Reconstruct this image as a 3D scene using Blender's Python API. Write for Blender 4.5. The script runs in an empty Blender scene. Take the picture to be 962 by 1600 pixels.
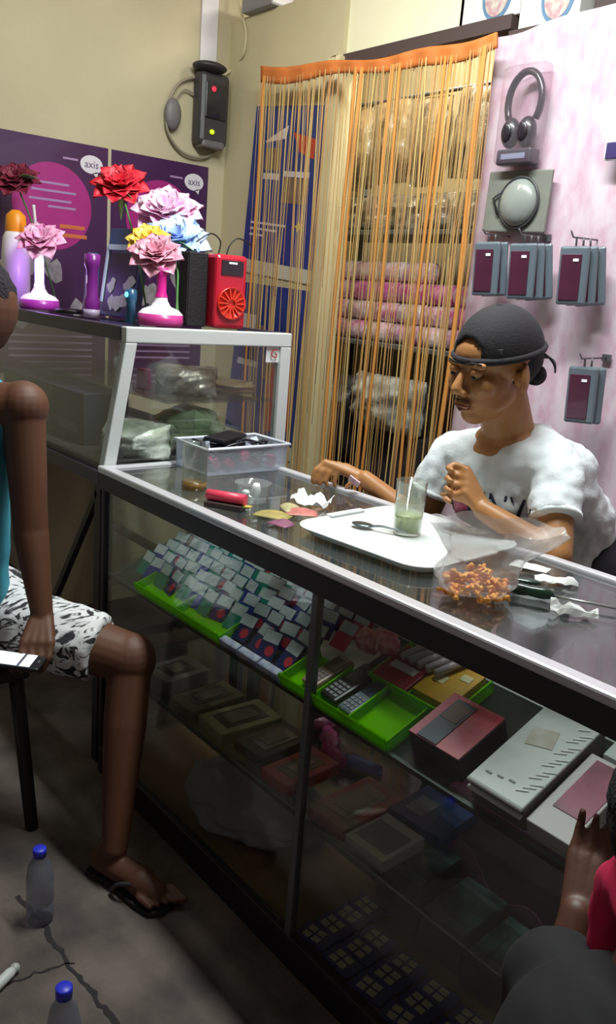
import bpy, bmesh, math, random
from mathutils import Vector, Matrix, Euler, noise
random.seed(7)
PI = math.pi
sc = bpy.context.scene
COL = sc.collection
# ------------------------------------------------------------------ camera
CAM = Vector((0, 0, 1.51)); FPX = 1300.0
_v1 = Vector((-1124, -429, FPX)).normalized()
_a0, _b0 = -1124.0, -429.0
_a = (-FPX*FPX - _b0*(_b0-.08*_a0))/(_a0+_b0*.08); _b = _b0+.08*(_a-_a0)
_X = -_v1; _Y = Vector((_a, _b, FPX)).normalized(); _Z = _X.cross(_Y)
ROWS = Matrix((_X, _Y, _Z))              # camera (x right, y down, z forward) -> world
def ray(px, py): return ROWS @ Vector((px-481, py-800, FPX))
def at(px, py, ax, val):                 # the point of a world plane seen at a pixel of the photo
    d = ray(px, py); t = (val-CAM[ax])/d[ax]; return CAM+d*t
cam = bpy.data.objects.new('camera', bpy.data.cameras.new('camera')); COL.objects.link(cam)
cx_, cy_, cz_ = ROWS @ Vector((1,0,0)), ROWS @ Vector((0,-1,0)), ROWS @ Vector((0,0,-1))
cam.matrix_world = Matrix(((cx_.x,cy_.x,cz_.x,CAM.x),(cx_.y,cy_.y,cz_.y,CAM.y),(cx_.z,cy_.z,cz_.z,CAM.z),(0,0,0,1)))
cam.data.sensor_fit = 'VERTICAL'; cam.data.sensor_height = 36; cam.data.lens = 36*FPX/1600
cam.data.clip_start = .05
sc.camera = cam
# ------------------------------------------------------------------ world, lights, exposure
w = bpy.data.worlds.new('night'); sc.world = w; w.use_nodes = True
w.node_tree.nodes['Background'].inputs[0].default_value = (.80, .72, .80, 1)
w.node_tree.nodes['Background'].inputs[1].default_value = .11
sc.view_settings.view_transform = 'Standard'; sc.view_settings.look = 'None'
sc.view_settings.gamma = 1; sc.view_settings.use_curve_mapping = False
sc.view_settings.exposure = 0.0
def area(name, loc, size, energy, color, target=None, sy=None):
    l = bpy.data.lights.new(name, 'AREA'); l.shape = 'RECTANGLE'; l.size = size; l.size_y = sy or .1
    l.energy = energy; l.color = color
    o = bpy.data.objects.new(name, l); COL.objects.link(o); o.location = loc
    d = Vector(target)-Vector(loc) if target else Vector((0,0,-1))
    o.rotation_euler = d.to_track_quat('-Z','Y').to_euler(); return o
area('tube_light', (-1.35, 1.42, 2.86), 1.2, 64, (.93, 1.0, .97), None, .12)
area('back_room_fill_light', (-2.4, 2.56, 2.9), .5, 26, (1, .95, .84), None, .25)  # unseen light added to brighten the goods behind the curtain
area('wall_fill_light', (-2.35, 1.35, 2.88), .6, 9, (1, .97, .88), (-3.45, 2.0, 1.9), .3)  # added fill that lifts the left wall, no lamp hangs there
area('front_fill_light', (-.7, -.6, 2.8), .5, 2.2, (1, .9, .78), (-2.6, 2.0, 1.9), .5)  # weak fill added from the open front side, not a fitting
# ------------------------------------------------------------------ materials
def lin(h):
    if isinstance(h, str):
        c = [int(h[i:i+2],16)/255 for i in (0,2,4)]
    else: c = h
    return tuple(((x+.055)/1.055)**2.4 if x > .04045 else x/12.92 for x in c)+(1,)
MATS = {}
def mat(name, col, rough=.6, metal=0, bump=0, bscale=40, var=0, vscale=8, emit=0, sheen=0, sss=0, coat=0, spec=.5, col2=None, stretch=None):
    if name in MATS: return MATS[name]
    m = bpy.data.materials.new(name); m.use_nodes = True; nt = m.node_tree
    b = nt.nodes['Principled BSDF']
    b.inputs['Base Color'].default_value = lin(col); b.inputs['Roughness'].default_value = rough
    b.inputs['Metallic'].default_value = metal; b.inputs['Specular IOR Level'].default_value = spec
    b.inputs['Sheen Weight'].default_value = sheen; b.inputs['Coat Weight'].default_value = coat
    tc = nt.nodes.new('ShaderNodeTexCoord'); src = tc.outputs['Object']
    if stretch:
        mp = nt.nodes.new('ShaderNodeMapping'); mp.inputs['Scale'].default_value = stretch
        nt.links.new(src, mp.inputs[0]); src = mp.outputs[0]
    if var or col2:
        n = nt.nodes.new('ShaderNodeTexNoise'); n.inputs['Scale'].default_value = vscale; n.inputs['Detail'].default_value = 5
        nt.links.new(src, n.inputs['Vector'])
        r = nt.nodes.new('ShaderNodeValToRGB'); c = lin(col)
        c2 = lin(col2) if col2 else tuple(max(0,x*(1-var)) for x in c[:3])+(1,)
        r.color_ramp.elements[0].position = .35; r.color_ramp.elements[0].color = c2
        r.color_ramp.elements[1].position = .65; r.color_ramp.elements[1].color = c
        nt.links.new(n.outputs[0], r.inputs[0]); nt.links.new(r.outputs[0], b.inputs['Base Color'])
    if bump:
        n2 = nt.nodes.new('ShaderNodeTexNoise'); n2.inputs['Scale'].default_value = bscale; n2.inputs['Detail'].default_value = 4
        nt.links.new(src, n2.inputs['Vector'])
        bp = nt.nodes.new('ShaderNodeBump'); bp.inputs['Strength'].default_value = bump; bp.inputs['Distance'].default_value = .01
        nt.links.new(n2.outputs[0], bp.inputs['Height']); nt.links.new(bp.outputs[0], b.inputs['Normal'])
    if emit:
        b.inputs['Emission Color'].default_value = lin(col); b.inputs['Emission Strength'].default_value = emit
    MATS[name] = m; return m
def glass(name, tint='F4FAF8', ior=1.5, rough=.03, haze=0, hazecol='FFFFFF', bump=0, bscale=30):
    if name in MATS: return MATS[name]
    m = bpy.data.materials.new(name); m.use_nodes = True; nt = m.node_tree
    for n in list(nt.nodes): nt.nodes.remove(n)
    out = nt.nodes.new('ShaderNodeOutputMaterial'); tr = nt.nodes.new('ShaderNodeBsdfTransparent'); gl = nt.nodes.new('ShaderNodeBsdfGlossy')
    tr.inputs[0].default_value = lin(tint); gl.inputs['Roughness'].default_value = rough
    F0 = ((ior-1)/(ior+1))**2*1.6
    lw = nt.nodes.new('ShaderNodeLayerWeight'); lw.inputs[0].default_value = .5
    pw = nt.nodes.new('ShaderNodeMath'); pw.operation = 'POWER'; pw.inputs[1].default_value = 4.5; nt.links.new(lw.outputs['Facing'], pw.inputs[0])
    fr = nt.nodes.new('ShaderNodeMath'); fr.operation = 'MULTIPLY_ADD'; fr.inputs[1].default_value = 1-F0; fr.inputs[2].default_value = F0; nt.links.new(pw.outputs[0], fr.inputs[0])
    mx = nt.nodes.new('ShaderNodeMixShader')
    nt.links.new(fr.outputs[0], mx.inputs[0]); nt.links.new(tr.outputs[0], mx.inputs[1]); nt.links.new(gl.outputs[0], mx.inputs[2])
    last = mx
    if bump:
        tc = nt.nodes.new('ShaderNodeTexCoord'); n2 = nt.nodes.new('ShaderNodeTexNoise'); n2.inputs['Scale'].default_value = bscale
        nt.links.new(tc.outputs['Object'], n2.inputs['Vector'])
        bp = nt.nodes.new('ShaderNodeBump'); bp.inputs['Strength'].default_value = bump; bp.inputs['Distance'].default_value = .02
        nt.links.new(n2.outputs[0], bp.inputs['Height']); nt.links.new(bp.outputs[0], gl.inputs['Normal']); nt.links.new(bp.outputs[0], lw.inputs['Normal'])
    if haze:
        df = nt.nodes.new('ShaderNodeBsdfDiffuse'); df.inputs[0].default_value = lin(hazecol)
        m2 = nt.nodes.new('ShaderNodeMixShader'); m2.inputs[0].default_value = haze
        nt.links.new(mx.outputs[0], m2.inputs[1]); nt.links.new(df.outputs[0], m2.inputs[2]); last = m2
    nt.links.new(last.outputs[0], out.inputs[0]); MATS[name] = m; return m
G_TOP = glass('counter_glass', 'ECEEEE', 1.75, .04, .03, 'B8C4C4')
G_PANE = glass('pane_glass', 'ECEEEC', 1.45, .03, .015, 'B8B0A8')
G_CLEAR = glass('clear_plastic', 'F2F4F4', 1.5, .1, .10, 'F0F4F4')
G_BAG = glass('plastic_film', 'F6F6F6', 1.6, .12, .27, 'F0EEF0', .6, 25)
G_TUMBLER = glass('tumbler_glass', 'F4F6F2', 1.5, .05, .05, 'D8DCD4')
G_GREEN = glass('neon_acrylic', '9CE010', 1.5, .08, .42, '90F000')
ALU = mat('aluminium', 'D4D2D8', .34, .35)
ALUD = mat('aluminium_worn', '6E6C70', .4, .5)
WHITE = mat('white_plastic', 'E8ECEC', .35)
BLACK = mat('black_plastic', '15131A', .4)
DARK = mat('dark_metal', '262026', .5, .2)
WIREB = mat('black_wire', '18161A', .5)
# ------------------------------------------------------------------ mesh building
class MB:
    def __init__(s): s.v = []; s.f = []; s.sm = []; s.mi = []; s.cur = 0
    def add(s, vs, fs, smooth=False):
        n = len(s.v); s.v += [tuple(x) for x in vs]
        for f in fs: s.f.append([i+n for i in f]); s.sm.append(smooth); s.mi.append(s.cur)
        return s
    def box(s, c, d, rot=None):
        M = Euler(rot).to_matrix() if rot else Matrix.Identity(3)
        vs = [Vector(c)+M@Vector((sx*d[0]/2, sy*d[1]/2, sz*d[2]/2)) for sx in (-1,1) for sy in (-1,1) for sz in (-1,1)]
        return s.add(vs, [(0,1,3,2),(4,6,7,5),(0,4,5,1),(2,3,7,6),(0,2,6,4),(1,5,7,3)])
    def b2(s, x0,x1,y0,y1,z0,z1): return s.box(((x0+x1)/2,(y0+y1)/2,(z0+z1)/2),(abs(x1-x0),abs(y1-y0),abs(z1-z0)))
    def cyl(s, p0, p1, r0, r1=None, n=16, caps=True):
        p0 = Vector(p0); p1 = Vector(p1); r1 = r0 if r1 is None else r1
        q = (p1-p0).to_track_quat('Z','Y').to_matrix(); vs = []
        for p, r in ((p0,r0),(p1,r1)):
            vs += [p+q@Vector((r*math.cos(2*PI*i/n), r*math.sin(2*PI*i/n), 0)) for i in range(n)]
        s.add(vs, [(i,(i+1)%n,n+(i+1)%n,n+i) for i in range(n)], True)
        if caps: s.add(vs, [tuple(range(n-1,-1,-1)), tuple(range(n,2*n))])
        return s
    def ell(s, c, r, rot=None, nu=20, nv=12):
        M = Euler(rot).to_matrix() if rot else Matrix.Identity(3); c = Vector(c)
        if not hasattr(r,'__len__'): r = (r,r,r)
        vs = [c+M@Vector((0,0,r[2]))]
        for j in range(1,nv):
            t = PI*j/nv
            vs += [c+M@Vector((r[0]*math.sin(t)*math.cos(2*PI*i/nu), r[1]*math.sin(t)*math.sin(2*PI*i/nu), r[2]*math.cos(t))) for i in range(nu)]
        vs.append(c+M@Vector((0,0,-r[2]))); L = len(vs)-1
        fs = [(0,1+i,1+(i+1)%nu) for i in range(nu)]
        for j in range(nv-2):
            a = 1+j*nu; b = a+nu
            fs += [(a+i,b+i,b+(i+1)%nu,a+(i+1)%nu) for i in range(nu)]
        a = 1+(nv-2)*nu; fs += [(a+i,L,a+(i+1)%nu) for i in range(nu)]
        return s.add(vs, fs, True)
    def cap(s, p0, p1, r0, r1=None):
        r1 = r0 if r1 is None else r1
        s.cyl(p0,p1,r0,r1,20); s.ell(p0,r0,None,20,12); s.ell(p1,r1,None,20,12); return s
    def tube(s, pts, r, n=8, close=False, caps=True):
        pts = [Vector(p) for p in pts]; N = len(pts); vs = []
        up = Vector((0,0,1)); prev = None
        for i, p in enumerate(pts):
            a = pts[(i-1)%N] if (close or i > 0) else p; b = pts[(i+1)%N] if (close or i < N-1) else p
            t = (b-a).normalized()
            if prev is None:
                x = t.orthogonal().normalized()
            else:
                x = (prev-t*prev.dot(t))
                x = x.normalized() if x.length > 1e-6 else t.orthogonal().normalized()
            prev = x; y = t.cross(x); rr = r[i] if hasattr(r,'__len__') else r
            vs += [p+(x*math.cos(2*PI*k/n)+y*math.sin(2*PI*k/n))*rr for k in range(n)]
        fs = [(i*n+k, i*n+(k+1)%n, ((i+1)%N)*n+(k+1)%n, ((i+1)%N)*n+k) for i in range(N if close else N-1) for k in range(n)]
        s.add(vs, fs, True)
        if caps and not close: s.add(vs, [tuple(range(n-1,-1,-1)), tuple(range((N-1)*n,N*n))])
        return s
    def lathe(s, prof, c=(0,0,0), n=28):
        vs = [Vector(c)+Vector((r*math.cos(2*PI*k/n), r*math.sin(2*PI*k/n), z)) for r, z in prof for k in range(n)]
        fs = [(i*n+k, i*n+(k+1)%n, (i+1)*n+(k+1)%n, (i+1)*n+k) for i in range(len(prof)-1) for k in range(n)]
        return s.add(vs, fs, True)
    def prism(s, poly, z0, z1, fr=None):
        n = len(poly); fr = fr or (lambda x,y,z:(x,y,z))
        vs = [fr(x,y,z0) for x,y in poly]+[fr(x,y,z1) for x,y in poly]
        return s.add(vs, [tuple(range(n-1,-1,-1)), tuple(range(n,2*n))]+[(i,(i+1)%n,n+(i+1)%n,n+i) for i in range(n)])
    def sheet(s, fn, nu, nv, smooth=True):
        vs = [fn(i/nu, j/nv) for j in range(nv+1) for i in range(nu+1)]
        return s.add(vs, [(j*(nu+1)+i, j*(nu+1)+i+1, (j+1)*(nu+1)+i+1, (j+1)*(nu+1)+i) for j in range(nv) for i in range(nu)], smooth)
    def build(s, name, m, parent=None, bevel=0, solid=0, sub=0, loc=None, rot=None):
        me = bpy.data.meshes.new(name); me.from_pydata(s.v, [], s.f)
        bm = bmesh.new(); bm.from_mesh(me)
        for i, f in enumerate(bm.faces): f.smooth = s.sm[i]; f.material_index = s.mi[i]
        bmesh.ops.remove_doubles(bm, verts=bm.verts, dist=1e-6); bmesh.ops.recalc_face_normals(bm, faces=bm.faces)
        bm.to_mesh(me); bm.free()
        for x in (m if isinstance(m,(list,tuple)) else [m]): me.materials.append(x)
        o = bpy.data.objects.new(name, me); COL.objects.link(o)
        if parent: o.parent = parent
        if loc: o.location = loc
        if rot: o.rotation_euler = rot
        if solid: q = o.modifiers.new('t','SOLIDIFY'); q.thickness = solid; q.offset = 0
        if bevel: q = o.modifiers.new('b','BEVEL'); q.width = bevel; q.segments = 2; q.limit_method = 'ANGLE'
        if sub: q = o.modifiers.new('s','SUBSURF'); q.levels = sub; q.render_levels = sub
        return o
def tag(o, label, cat, group=None, kind=None):
    if label: o['label'] = label
    if cat: o['category'] = cat
    if group: o['group'] = group
    if kind: o['kind'] = kind
    return o
def thing(name, label, cat, loc=(0,0,0), rot=(0,0,0), group=None):
    o = bpy.data.objects.new(name, None); COL.objects.link(o); o.location = loc
    o.rotation_euler = rot; o.empty_display_size = .05
    return tag(o, label, cat, group)
def struct(name, mb, m, **k):
    o = mb.build(name, m, **k); o['kind'] = 'structure'; return o
def dup(root, loc=None, rot=None, label=None, group=None, scale=None):
    r = root.copy(); COL.objects.link(r)
    if loc is not None: r.location = loc
    if rot is not None: r.rotation_euler = rot
    if scale: r.scale = scale
    if label: r['label'] = label
    if group: r['group'] = group
    for ch in [c for c in COL.objects if c.parent == root]:
        c = ch.copy(); COL.objects.link(c); c.parent = r
        for g in [x for x in COL.objects if x.parent == ch]:
            d = g.copy(); COL.objects.link(d); d.parent = c
    return r
def text(name, s, m, parent, loc, rot, size, ext=.0006, align='CENTER', sx=1):
    cu = bpy.data.curves.new(name,'FONT'); cu.body = s; cu.size = size; cu.extrude = ext; cu.align_x = align; cu.align_y = 'CENTER'
    cu.resolution_u = 3
    t = bpy.data.objects.new(name, cu); COL.objects.link(t)
    dg = bpy.context.evaluated_depsgraph_get(); me = bpy.data.meshes.new_from_object(t.evaluated_get(dg))
    COL.objects.unlink(t); bpy.data.objects.remove(t)
    me.materials.clear(); me.materials.append(m)
    o = bpy.data.objects.new(name, me); COL.objects.link(o); o.parent = parent; o.location = loc; o.rotation_euler = rot; o.scale = (sx,1,1)
    return o
def bake(o, name=None):                   # freeze modifiers into the mesh
    dg = bpy.context.evaluated_depsgraph_get(); me = bpy.data.meshes.new_from_object(o.evaluated_get(dg))
    mats = [x for x in o.data.materials]
    o.modifiers.clear(); o.data = me
    if not me.materials:
        for x in mats: me.materials.append(x)
    for p in me.polygons: p.use_smooth = True
    return o
def flesh(name, mb, m, parent, voxel=.006, smooth=6, fac=.5, rough=None):   # one continuous surface grown over tapered volumes
    o = mb.build(name, m, parent)
    q = o.modifiers.new('r','REMESH'); q.mode = 'VOXEL'; q.voxel_size = voxel; q.use_smooth_shade = True
    q = o.modifiers.new('s','SMOOTH'); q.iterations = smooth; q.factor = fac
    bake(o)
    if rough:
        amp, scl = rough
        for v in o.data.vertices:
            n = noise.noise(Vector((v.co.x*scl*.55, v.co.y*scl*.55, v.co.z*scl)))+.5*noise.noise(v.co*scl*2.1)
            v.co += v.normal*(n*amp)
    return o
# ------------------------------------------------------------------ the room
XL, YB, T, YF, YK = -3.48, 2.30, .98, 1.085, 1.577
WALL = mat('cream_wall', 'BDB497', .85, var=.08, vscale=3, bump=.15, bscale=60)
WALLP = mat('cream_partition', 'C6BC98', .8, var=.06, vscale=4, bump=.1, bscale=50)
def floor_mat():
    m = bpy.data.materials.new('concrete_slabs'); m.use_nodes = True; nt = m.node_tree; b = nt.nodes['Principled BSDF']
    tc = nt.nodes.new('ShaderNodeTexCoord'); n = nt.nodes.new('ShaderNodeTexNoise'); n.inputs['Scale'].default_value = 6; n.inputs['Detail'].default_value = 8
    r = nt.nodes.new('ShaderNodeValToRGB'); r.color_ramp.elements[0].color = lin('403836'); r.color_ramp.elements[1].color = lin('6C605A')
    r.color_ramp.elements[0].position = .3; r.color_ramp.elements[1].position = .7
    nt.links.new(tc.outputs['Object'], n.inputs['Vector']); nt.links.new(n.outputs[0], r.inputs[0]); nt.links.new(r.outputs[0], b.inputs['Base Color'])
    bp = nt.nodes.new('ShaderNodeBump'); bp.inputs['Strength'].default_value = .5; bp.inputs['Distance'].default_value = .01
    n2 = nt.nodes.new('ShaderNodeTexNoise'); n2.inputs['Scale'].default_value = 45; nt.links.new(tc.outputs['Object'], n2.inputs['Vector'])
    nt.links.new(n2.outputs[0], bp.inputs['Height']); nt.links.new(bp.outputs[0], b.inputs['Normal']); b.inputs['Roughness'].default_value = .9
    return m
FLO = floor_mat(); CRACK = mat('crack_dark', '2A2426', .95)
m = MB(); m.b2(XL-.1, 1.6, -1.6, 3.1, -.08, 0); struct('floor', m, FLO)
def crack(pts, wd):
    m = MB(); P = []
    for k in range(len(pts)-1):
        for j in range(8):
            t = j/8; a = Vector(pts[k]); b = Vector(pts[k+1]); P.append(a.lerp(b,t)+Vector((random.uniform(-.006,.006), random.uniform(-.006,.006))))
    P.append(Vector(pts[-1])); vs = []; n = len(P)
    for i, p in enumerate(P):
        d = (P[min(i+1,n-1)]-P[max(i-1,0)]).normalized(); q = Vector((-d.y,d.x))*wd*random.uniform(.5,1.1)
        vs += [(p.x+q.x,p.y+q.y,.0012),(p.x-q.x,p.y-q.y,.0012)]
    m.add(vs, [(2*i,2*i+1,2*i+3,2*i+2) for i in range(n-1)]); return struct('trim_1', m, CRACK)
c1 = [at(x,y,2,0).to_2d() for x,y in ((30,1400),(70,1450),(110,1510),(150,1560),(200,1625))]
crack(c1, .007)
crack([at(x,y,2,0).to_2d() for x,y in ((112,1505),(60,1520),(-10,1545))], .004)
m = MB(); m.b2(XL-.1, XL, -1.6, 3.1, 0, 3.0); struct('wall_left', m, WALL)
m = MB(); m.b2(XL, 1.6, 3.0, 3.1, 0, 3.0); struct('wall_back', m, mat('back_room_wall','A39472',.9,var=.15))
m = MB(); m.b2(1.5, 1.6, -1.6, 3.0, 0, 3.0); struct('wall_right', m, WALL)
m = MB(); m.b2(XL-.1, 1.6, -1.6, 3.1, 3.0, 3.08); struct('ceiling', m, mat('ceiling_board','B8B2A0',.9))
# partition beside the doorway and the board above it
m = MB(); m.b2(XL, -2.70, 2.31, 2.36, 0, 2.66); struct('wall_partition', m, WALLP)
m = MB(); m.b2(-2.755, -2.70, 2.285, 2.309, 0, 2.41); m.b2(-2.70, -2.69, 2.285, 2.39, 0, 2.41); struct('trim_1', m, mat('cream_post','D2C59A',.6,var=.05), bevel=.004)
m = MB(); m.b2(-2.70, -2.12, 2.33, 2.36, 2.42, 3.0); struct('wall_above_door', m, mat('pale_board','E6E2C4',.7))
m = MB(); m.b2(-2.70, -1.90, 2.315, 2.38, 2.375, 2.418); struct('trim_2', m, mat('dark_wood_beam','4A3A38',.7))
m = MB(); m.b2(-1.90, 1.5, 2.35, 2.38, 0, 2.375); struct('wall_behind_cloth', m, mat('plywood','A08C70',.8))
m = MB(); m.b2(XL, XL+.012, 2.15, 2.235, 2.45, 3.0); struct('trim_3', m, mat('white_strip','D8D6DC',.5), bevel=.003)  # pale upright strip high on the left wall
# fluorescent tube fitting that lights the shop
t = thing('ceiling_lamp', 'white fluorescent tube fitting under the ceiling above the counter', 'lamp', (-1.35,1.42,2.955))
m = MB(); m.b2(-.62,.62,-.035,.035,-.02,.045); m.build('housing', WHITE, t, bevel=.004)
m = MB(); m.cyl((-.59,0,-.04),(.59,0,-.04),.014); m.build('tube', mat('lit_tube','F4FFFA',.5,emit=6), t)
# ------------------------------------------------------------------ posters on the left wall
PURP = mat('poster_purple','442050',.35,var=.2,vscale=5,coat=.3); MAG = mat('poster_magenta','A8287E',.4,var=.15,vscale=9)
PALE = mat('poster_print_white','D8D2DC',.5); ORNG = mat('poster_print_orange','C86A3C',.5); GREY = mat('poster_print_grey','9A929A',.6,var=.4,vscale=30)
def poster(y0, y1, z0, z1, label, k):
    t = thing('poster', label, 'poster', (XL, (y0+y1)/2, z0), (0,0,0), 'purple posters on the left wall')
    h = z1-z0; wd = y1-y0
    m = MB(); m.b2(.001,.004,-wd/2,wd/2,0,h); m.build('sheet', PURP, t)
    R = lambda x,y,z:(z,x,y)
    m = MB(); m.prism([(.0+.17*math.cos(a*PI/24), h-.26+.17*math.sin(a*PI/24)) for a in range(48)], .004,.0052, R); m.build('magenta_disc', MAG, t)
    m = MB(); bub = [(wd/2-.075+.05*math.cos(a*PI/16), h-.075+.036*math.sin(a*PI/16)) for a in range(32)]
    m.prism(bub, .004,.0056, R); m.prism([(wd/2-.07,h-.108),(wd/2-.05,h-.125),(wd/2-.045,h-.1)],.004,.0056,R); m.build('speech_bubble', PALE, t)
    text('logo_text','axis', mat('logo_grey','6A5878',.5), t, (.0062, wd/2-.075, h-.075), (PI/2,0,PI/2), .042)
    m = MB(); m.b2(.004,.005,wd/2-.2,wd/2-.135,h-.07,h-.062)
    for i, (a,b,z) in enumerate([(-.07,.07,.17),(-.09,.1,.2),(-.1,.08,.235),(-.02,.1,.26)]): m.b2(.0052,.006,a,b,h-z-.005,h-z+.004)
    for i in range(4): m.b2(.004,.005,-.19,.18,.07+.028*i,.078+.028*i)
    m.build('small_print', mat('print_faint','A080AC',.6), t)
    m = MB(); m.b2(.0052,.006,.03,.14,h-.34,h-.325); m.b2(.0052,.006,.01,.15,h-.375,h-.36); m.build('orange_print', ORNG, t)
    m = MB()
    for i in range(9):
        a = random.uniform(-.17,.17); z = random.uniform(.2,h-.42)
        m.prism([(a+random.uniform(.025,.05)*math.cos(q*PI/5), z+random.uniform(.03,.06)*math.sin(q*PI/5)) for q in range(10)], .004,.0058+i*.0002, R)
    m.build('printed_faces', GREY, t)
poster(1.235,1.722,1.10,2.04,'purple poster with magenta disc, the one farther from the electric meter',0)
poster(1.738,2.222,1.10,2.04,'purple poster with magenta disc, the one below the electric meter',1)
# ------------------------------------------------------------------ electric meter with its cable
t = thing('electric_meter','dark grey electricity meter with red lamp high on the cream wall','meter',(XL,2.195,2.12)); t.scale=(.9,.9,.92)
m = MB(); m.box((.045,0,.165),(.09,.17,.33)); m.build('housing', mat('meter_grey','3C383C',.4), t, bevel=.025)
m = MB(); m.box((.093,0,.20),(.012,.125,.16)); m.build('window', mat('meter_window','24222A',.15,coat=.6), t, bevel=.008)
m = MB(); m.ell((.102,-.02,.25),(.006,.012,.012)); m.build('red_lamp', mat('red_led','FF2840',.4,emit=1.2), t)
m = MB(); m.ell((.1,-.02,.06),(.006,.014,.012)); m.build('green_lamp', mat('yellow_led','B8D020',.4,emit=.8), t)
m = MB(); m.box((.05,0,.01),(.08,.13,.04)); m.build('terminal_cover', mat('meter_cover','6A6668',.4), t, bevel=.01)
m = MB(); m.ell((.07,-.03,.345),(.07,.09,.025)); m.build('rain_lip', mat('meter_lip','2E2A2E',.5), t)
CAB = mat('grey_cable','8E8676',.6)
def LW(px,py,off=.02): p = at(px,py,0,XL+off); return p
def smoothpts(P, k=6):
    P = [Vector(p) for p in P]; out = []
    for i in range(len(P)-1):
        p0 = P[max(i-1,0)]; p1 = P[i]; p2 = P[i+1]; p3 = P[min(i+2,len(P)-1)]
        for j in range(k):
            u = j/k; out.append(.5*((2*p1)+(p2-p0)*u+(2*p0-5*p1+4*p2-p3)*u*u+(3*p1-p0-3*p2+p3)*u**3))
    out.append(P[-1]); return out
t = thing('wall_cable','looping grey cable with oval junction beside the electric meter','cable',(XL,1.98,2.2))
def loc_pts(t, P): return [Vector(p)-t.location for p in P]
m = MB(); m.tube(loc_pts(t,smoothpts([LW(308,120),(LW(280,130)),LW(262,165),LW(262,205),LW(285,238),LW(320,246),LW(345,228)])),.006)
m.tube(loc_pts(t,smoothpts([LW(306,150),LW(288,140),LW(272,160)])),.004); m.build('cable', CAB, t)
m = MB(); m.ell(LW(270,178,.025)-t.location,(.022,.04,.065)); m.build('junction', mat('junction_grey','6E6A6C',.5), t)
t2 = thing('wall_cable','pale cable curving up from the electric meter to the partition top','cable',(XL,2.25,2.5))
m = MB(); m.tube(loc_pts(t2,smoothpts([LW(350,118),LW(366,105),at(380,85,1,2.3),at(384,50,1,2.3),at(376,15,1,2.3),at(372,-25,1,2.3)])),.005); m.build('cable', mat('pale_cable','C8BE9C',.6), t2)
# ------------------------------------------------------------------ blue posters on the partition
BLU = mat('poster_blue','263C88',.4,var=.25,vscale=4,coat=.2); PTAN = mat('print_tan','8C7460',.6,var=.3,vscale=20)
def bluep(pts, label, k):
    P = [at(x,y,1,2.309) for x,y in pts]; c = P[3]
    t = thing('poster', label, 'poster', c, (0,0,0), 'blue posters on the partition')
    L = [p-c for p in P]
    def q(u,v,off): 
        p = (L[0]*(1-u)+L[1]*u)*(1-v)+(L[3]*(1-u)+L[2]*u)*v; return (p.x, -off, p.z)
    def rect(m,u0,u1,v0,v1,off): m.add([q(u0,v0,off),q(u1,v0,off),q(u1,v1,off),q(u0,v1,off),q(u0,v0,0),q(u1,v0,0),q(u1,v1,0),q(u0,v1,0)],[(0,1,2,3),(7,6,5,4),(0,4,5,1),(1,5,6,2),(2,6,7,3),(3,7,4,0)])
    def poly(m,pp,off):
        n = len(pp); m.add([q(u,v,off) for u,v in pp]+[q(u,v,.001) for u,v in pp],[tuple(range(n)),tuple(range(2*n-1,n-1,-1))]+[(i,n+i,n+(i+1)%n,(i+1)%n) for i in range(n)])
    m = MB(); rect(m,0,1,0,1,.003); m.build('sheet', BLU, t)
    m = MB()
    if k == 0:
        poly(m,[(.18,.22),(.48,.12),(.46,.2),(.2,.23)],.0045); rect(m,.2,.42,.42,.46,.0045); rect(m,.48,.82,.40,.435,.0045)
        for v,b in ((.74,.5),(.78,.4),(.82,.2)): rect(m,.08,.08+b,v,v+.015,.0045)
    else:
        rect(m,.1,.3,.2,.3,.0045); rect(m,.08,.4,.5,.54,.0045)
    m.build('white_print', PALE, t)
    m = MB()
    if k == 0: poly(m,[(.55,.16),(.85,.2),(.85,.32),(.66,.28)],.0047)
    else: poly(m,[(.55,.55),(.85,.4),(.92,.9),(.6,.95)],.0047)
    m.build('red_print', mat('print_red','C04A30',.5), t)
    m = MB(); rect(m,.2,.42,.26,.40,.0044); rect(m,.48,.8,.44,.6,.0044); m.build('tan_print', PTAN, t)
    if k == 0:
        m = MB(); poly(m,[(.77+.07*(1 if i%2 else .45)*math.cos(i*PI/5),.74+.035*(1 if i%2 else .45)*math.sin(i*PI/5)) for i in range(10)],.0047); m.build('star', mat('print_yellow','D8C040',.5), t)
    m = MB(); rect(m,0,1,1.0,1.09,.004); m.build('white_footer', mat('poster_footer','CFCBB8',.5), t)
bluep([(402,166),(521,164),(487,423),(379,403)],'tall blue phone-network poster behind the orange curtain strings, upper one',0)
bluep([(378,440),(484,455),(455,700),(352,665)],'blue phone-network poster below the white strip, lower one',1)
m = MB(); m.box((0,0,.03),(.22,.12,.06)); o = m.build('metal_bracket', mat('bracket_grey','8C8C90',.5,.3), loc=tuple(at(418,8,1,2.33)+Vector((0,0,-.03))), bevel=.01)
o.location.z = 2.66; tag(o,'grey metal box lying on top of the cream partition','box')
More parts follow.
